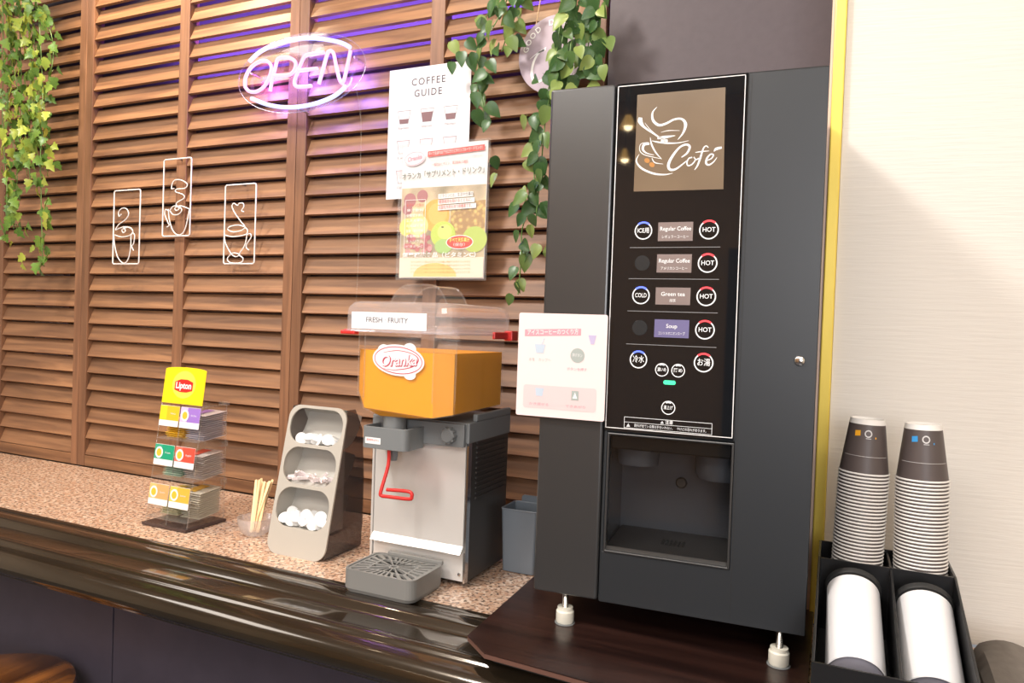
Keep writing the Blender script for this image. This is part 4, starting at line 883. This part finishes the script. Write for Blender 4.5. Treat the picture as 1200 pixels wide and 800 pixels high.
# ------------------------------------------------------------------ neon sign
yn = -.052
ns = thing('neon_sign', 'glowing pink OPEN sign with blue-white oval on clear plate', 'neon sign', (0, 0, 0))
ca, cb, cc, cd_ = at(279.5, 96, yn+.010), at(428.5, 72, yn+.010), at(353, 40, yn+.010), at(353, 131, yn+.010)
ex, ez = (ca.x+cb.x)/2, (cc.z+cd_.z)/2
obj('clear_plate', MB().prism(ell(ex, ez, (cb.x-ca.x)/2, (cc.z-cd_.z)/2, 56), yn+.008, yn+.012), clear('plate_plastic', (.97, .95, 1), gloss=0., top=.10), ns)
obj('plate_edge', MB().tube([(x, yn+.010, z) for x, z in ell(ex, ez, (cb.x-ca.x)/2, (cc.z-cd_.z)/2, 56)], .0014, 6, True), CLEARH, ns)
PINKN = mat('neon_pink', (.15, .05, .12), .4, emit=(1, .54, .84), es=1.75); BLUEN = mat('neon_blue_white', (.05, .06, .15), .4, emit=(.56, .60, 1), es=1.9)
def nz_(pts): return smooth([tuple(at(260+x/6, 20+y/6, yn)) for x, y in pts], 5)
def neon(pts, m, r=.0043): obj('neon_tube', MB().tube(nz_(pts), r, 10), m, ns)
neon([(195, 312), (260, 250), (350, 203), (480, 163), (620, 148), (760, 162), (850, 185), (902, 214)], BLUEN, .0050)
neon([(208, 572), (320, 615), (440, 634), (560, 628), (680, 602), (790, 555), (868, 492)], BLUEN, .0050)
neon([(163, 490), (165, 430), (200, 360), (265, 312), (320, 312), (348, 350), (335, 420), (295, 490), (240, 525), (190, 520), (163, 490)], PINKN)
neon([(340, 522), (352, 450), (375, 360), (395, 295), (450, 283), (500, 298), (520, 330), (505, 380), (465, 408), (370, 412)], PINKN)
neon([(718, 250), (640, 258), (585, 275), (555, 330), (528, 400), (510, 455), (530, 490), (632, 484)], PINKN); neon([(545, 375), (610, 368), (672, 362)], PINKN)
neon([(682, 472), (705, 390), (735, 280), (755, 240), (785, 255), (805, 350), (828, 440), (850, 460), (870, 400), (905, 235)], PINKN)
neon([(835, 462), (880, 488), (905, 460), (915, 425)], PINKN, .0022)
for x, z in ((ex-.16, ez+.02), (ex+.16, ez+.02), (ex, ez+.085), (ex, ez-.085)): obj('standoff', MB().cyl((x, yn+.012, z), .003, .037, (0, 1, 0), 10), CHROME, ns)
obj('cable', MB().tube(smooth([(cb.x-.03, yn+.012, ez-.04), (cb.x-.025, -.020, ez-.12), (cb.x-.028, -.012, .80), (cb.x-.026, -.012, .60), (cb.x-.03, -.012, .45)], 5), .0009, 6), CLEARH, ns)
for x, c_, p in ((-.13, (.45, .12, 1), 1.6), (0, (.17, .11, 1), 1.7), (.13, (.17, .11, 1), 2.0)):
    lamp('neon_glow', 'POINT', (ex+x, yn+.028, ez), p*.7, c_, .015)

# ------------------------------------------------------------------ wire art
WIRE = mat('white_wire', (.86, .84, .84), .4)
def wire(name_lab, loops, yw=-.016):
    t = thing('wire_wall_art', name_lab, 'wall art', (0, 0, 0))
    for nm_, pts, cl in loops:
        p = [at(120+x/4.7045, 160+y/4.7045, yw-(.0 if nm_ == 'frame' else .001)) for x, y in pts]
        if nm_ == 'frame':
            # straight sides with small corners
            cs = [Vector(q) for q in p]; x0 = (cs[0].x+cs[3].x)/2; x1 = (cs[1].x+cs[2].x)/2; z1 = (cs[0].z+cs[1].z)/2; z0 = (cs[2].z+cs[3].z)/2
            pp = [(x, yw, z) for x, z in rrect(x0, x1, z0, z1, .006, 4)]; obj('frame', MB().tube(pp, .0019, 8, True), WIRE, t)
            obj('nail', MB().cyl(((x0+x1)/2, yw+.001, z1), .0018, .016, (0, 1, 0), 8), DSTEEL, t)
        else: obj(nm_, MB().tube(smooth([tuple(q) for q in p], 4), .0015, 8), WIRE, t)
wire('leftmost white wire outline of a cup with curling steam', [('frame', [(70, 298), (214, 292), (198, 704), (54, 700)], 1),
    ('steam_wire', [(104, 428), (92, 440), (90, 415), (110, 395), (135, 400), (145, 430), (125, 460), (90, 485), (72, 515), (95, 505), (125, 497), (155, 505), (168, 520)], 0),
    ('cup_wire', [(68, 542), (105, 553), (150, 545), (168, 522), (150, 500), (122, 505), (108, 515), (115, 530), (127, 520), (118, 500)], 0),
    ('cup_wire', [(64, 548), (68, 600), (85, 665), (115, 698), (140, 680), (155, 620), (158, 545)], 0), ('handle_wire', [(158, 545), (170, 532), (178, 550), (172, 590), (162, 605), (172, 628)], 0)])
wire('middle white wire outline of a cup, hung highest of the three', [('frame', [(342, 128), (494, 116), (480, 548), (330, 548)], 1),
    ('steam_wire', [(395, 285), (382, 288), (385, 262), (400, 240), (435, 240), (468, 262), (455, 285), (410, 290), (405, 305), (445, 320), (450, 340), (410, 365), (412, 385), (425, 395), (410, 408), (400, 395), (430, 382), (478, 398)], 0),
    ('cup_wire', [(372, 408), (390, 385), (420, 385), (438, 405), (420, 428), (390, 430), (372, 408)], 0),
    ('cup_wire', [(365, 400), (368, 450), (385, 510), (410, 540), (440, 535), (462, 490), (480, 400)], 0), ('handle_wire', [(365, 410), (348, 402), (345, 430), (360, 470), (368, 490), (355, 498)], 0)])
wire('rightmost white wire outline of a cup with heart-shaped steam', [('frame', [(688, 266), (858, 260), (828, 704), (660, 698)], 1),
    ('steam_wire', [(780, 415), (768, 408), (780, 385), (775, 368), (755, 368), (745, 380), (725, 368), (715, 385), (730, 420), (765, 470), (785, 495), (750, 488), (705, 495), (692, 512), (720, 525), (765, 518), (790, 500)], 0),
    ('cup_wire', [(672, 542), (720, 552), (790, 540), (800, 515), (785, 500)], 0),
    ('cup_wire', [(672, 542), (680, 590), (710, 645), (735, 662), (755, 650), (720, 642), (690, 670), (700, 692), (735, 698), (768, 692), (775, 670), (755, 648), (785, 600), (798, 540)], 0),
    ('handle_wire', [(798, 540), (815, 535), (820, 555), (795, 595), (795, 615), (808, 625)], 0)])

# ------------------------------------------------------------------ round hanging sign
rs = thing('round_sign', 'round mauve hanging sign with white arched lettering behind leaves', 'sign', (-.550, -.034, 1.019))
obj('disc', MB().prism(ell(0, 0, .081, .081, 56), 0, .004), mat('mauve_board', srgb(178, 160, 172), .5, var=.04), rs, bevel=.0006)
for i, ch in enumerate('GOOD DAY'):
    a = radians(166-i*13.5)
    if ch != ' ': text(ch, .0165, WHITEP, rs, .066*cos(a), -.0006, .066*sin(a), rz=a-pi/2, bold=.0003)
sr = MB()
for pts, w in (([(-.020, .012), (-.034, .008), (-.046, -.010), (-.050, -.035), (-.042, -.052), (-.026, -.050), (-.010, -.036)], [.002, .004, .005, .006, .006, .004, .002]), ([(-.055, -.004), (-.040, .006), (-.028, .010), (-.020, .016)], [.001, .002, .003, .002]),
               ([(.0, -.018), (-.010, -.030), (-.004, -.044), (.008, -.036), (.004, -.020), (.010, -.014)], .003), ([(.014, -.014), (.020, -.040), (.034, -.012), (.038, -.036), (.050, -.02)], .003)):
    sr.ribbon([(x, z) for x, z in pts], w, -.0006)
obj('script_lettering', sr, WHITEP, rs)
for x0, x1 in ((-.045, -.010), (.030, .008)): obj('twine', MB().tube([(x0, .002, .066), (x1, .002, .30), (0, .03, .40)], .0014, 6), mat('twine', srgb(206, 170, 130), .8), rs)

# ------------------------------------------------------------------ hanging plants
def leafmat(name, a, b, c):
    m = mat(name, a, .32); nt = m.node_tree; bs = nt.nodes['Principled BSDF']; oi = nt.nodes.new('ShaderNodeObjectInfo'); tc = nt.nodes.new('ShaderNodeTexCoord')
    n = nt.nodes.new('ShaderNodeTexNoise'); n.inputs['Scale'].default_value = 90; nt.links.new(tc.outputs['Object'], n.inputs['Vector'])
    c1 = ramp(nt, oi.outputs['Random'], [(.0, a), (.55, b), (.95, c)])
    mx = nt.nodes.new('ShaderNodeMixRGB'); fr = ramp(nt, n.outputs['Fac'], [(.5, (0, 0, 0)), (.64, (.6, .6, .6))]); nt.links.new(fr, mx.inputs[0]); nt.links.new(c1, mx.inputs[1]); mx.inputs[2].default_value = (*c, 1)
    nt.links.new(mx.outputs[0], bs.inputs['Base Color'])
    tr = nt.nodes.new('ShaderNodeBsdfTranslucent'); nt.links.new(mx.outputs[0], tr.inputs[0]); ms = nt.nodes.new('ShaderNodeMixShader'); ms.inputs[0].default_value = .3
    out = nt.nodes['Material Output']; nt.links.new(bs.outputs[0], ms.inputs[1]); nt.links.new(tr.outputs[0], ms.inputs[2]); nt.links.new(ms.outputs[0], out.inputs[0]); return m
IVY = leafmat('ivy_leaf', srgb(62, 114, 56), srgb(104, 150, 68), srgb(190, 200, 84)); POT = leafmat('pothos_leaf', srgb(28, 74, 44), srgb(50, 100, 56), srgb(156, 176, 96))
STEMM = mat('green_stem', srgb(96, 130, 64), .5)
def leaf_mesh(outline_, fold=.25, droop=.3):
    m = MB(); half = [(x, z) for x, z in outline_]; n = len(half)      # right half from base (0,0) to tip (0,-1)
    mid = [(0, -abs(fold)*0-droop*z*z*-.35, z) for x, z in half]
    R = [(x, -x*fold+droop*z*z*.35, z) for x, z in half]; Lf = [(-x, -x*fold+droop*z*z*.35, z) for x, z in half]; Md = [(0, droop*z*z*.35, z) for x, z in half]
    m.add(R+Md+Lf, [(i, i+1, n+i+1, n+i) for i in range(n-1)]+[(n+i, n+i+1, 2*n+i+1, 2*n+i) for i in range(n-1)], True)
    m.tube([(0, 0, 0), (0, .06, .22)], .018, 4); return m
ivy_me = None; pot_me = None
ivym = leaf_mesh([(.04, .02), (.34, .10), (.50, -.12), (.30, -.30), (.46, -.52), (.22, -.62), (.12, -.84), (0.0, -1.0)], .22, .4)
potm = leaf_mesh([(.03, .04), (.22, .12), (.37, -.02), (.42, -.22), (.37, -.45), (.24, -.68), (.10, -.88), (0.0, -1.0)], .28, .5)
def mk(mb, m, nm_):
    o = obj(nm_, mb, m); me = o.data; bpy.data.objects.remove(o); return me
ivy_me = mk(ivym, IVY, 'leaf'); pot_me = mk(potm, POT, 'leaf')
def vine(label, name, strands, me, size, Yd, per, spread, extra=()):
    o0 = at(*strands[0][0], Yd); t = thing(name, label, 'plant', (o0.x, Yd, o0.z))
    def leaf(px, py, Yl, s, rz=None):
        P = at(px, py, Yl); l = obj('leaf', me, None, t); l.location = P-Vector(t.location); l.scale = (s, s, s)
        l.rotation_euler = (random.uniform(-.5, .5), (random.uniform(-1.0, 1.0) if rz is None else rz), random.uniform(-.7, .7))
    for st_ in strands:
        Yl = Yd+random.uniform(-.03, .01); path = smooth(st_, 6)
        pts = [at(x, y, Yl+.004*sin(i*.9))-Vector(t.location) for i, (x, y) in enumerate(path)]
        obj('stem', MB().tube(pts, .0013, 5), STEMM, t)
        L = 0; nxt = 3
        for a, b_ in zip(path, path[1:]):
            seg = sqrt((a[0]-b_[0])**2+(a[1]-b_[1])**2); L += seg
            while L > nxt:
                leaf(b_[0]+random.uniform(-spread, spread), b_[1]+random.uniform(-2, 4), min(Yl+random.uniform(-.030, .006), -.018), size*random.uniform(.72, 1.15)); nxt += per*random.uniform(.7, 1.3)
    for e in extra: leaf(e[0], e[1], min(Yd+random.uniform(-.02, .01), -.02), size*(e[2] if len(e) > 2 else 1), e[3] if len(e) > 3 else None)
    return t
vine('hanging ivy with small yellow-green leaves at the top left', 'hanging_ivy',
     [[(2, -30), (4, 60), (3, 150), (8, 220), (6, 275)], [(12, -30), (14, 50), (10, 130), (20, 200), (16, 268)], [(22, -30), (24, 60), (26, 140), (22, 190)], [(30, -30), (34, 40), (36, 110), (33, 175)],
      [(36, -30), (44, 10), (48, 60), (50, 120), (46, 160)], [(8, -30), (8, 30), (18, 90), (30, 160), (36, 215)], [(18, -30), (30, 15), (42, 60), (46, 130), (52, 175), (50, 200)], [(34, -10), (48, 15), (60, 40), (62, 70), (54, 110), (48, 160), (48, 220), (50, 300), (52, 312)]],
     ivy_me, .029, -.075, 5, 8, [(53, 252, .8), (33, 262, .9), (48, 284), (30, 268), (57, 298), (28, 300), (47, 315), (60, 255, .8), (40, 290, .8), (56, 12, 1.2, 1.2), (60, 22, 1.1, 1.0), (62, 52, .9), (18, 255), (14, 285, .8), (58, 150, .8), (62, 170, .9), (66, 190, .9), (26, 310, .7)])
vine('pothos strand with dark variegated leaves hanging beside the coffee guide poster', 'hanging_pothos',
     [[(600, -30), (594, 0), (580, 28), (566, 50), (560, 90), (566, 120), (566, 148)], [(612, -30), (606, 2), (598, 30), (588, 60)], [(590, -30), (575, 10), (562, 30)]], pot_me, .031, -.065, 9, 8,
     [(568, 95), (562, 112), (573, 72), (600, 18), (580, 48), (566, 135), (578, 185, .9, -.5), (581, 205, .9, .4), (552, 68), (605, 45), (530, 50), (541, 62), (529, 74, .8), (548, 48), (560, 22), (586, 8), (604, 12)])
vine('bushy pothos trailing in front of the round sign and down beside the machine', 'hanging_pothos',
     [[(664, -30), (660, 0), (655, 40), (650, 80), (648, 110)], [(690, -30), (688, 10), (690, 50), (680, 85)], [(705, -30), (702, 5), (695, 40), (700, 75)], [(675, -30), (674, 20), (668, 60), (665, 100)],
      [(668, 0), (656, 60), (640, 112), (628, 150), (622, 180), (626, 205), (622, 240), (612, 268), (611, 300), (607, 345)], [(662, 50), (646, 105), (638, 150), (634, 200), (630, 235), (628, 260)]], pot_me, .032, -.085, 10, 9,
     [(707, 85, 1.1, 1.3), (712, 45, 1.), (700, 20, 1.1), (680, 30, 1.1), (616, 138), (640, 292, .95, -1.), (630, 288, .9), (612, 222), (628, 215), (606, 240), (632, 245), (686, 60, 1.2), (672, 48, 1.2), (655, 85, 1.1), (692, 100, 1.1), (660, 20), (626, 92, .8)])
print('OBJECTS', len(bpy.data.objects))
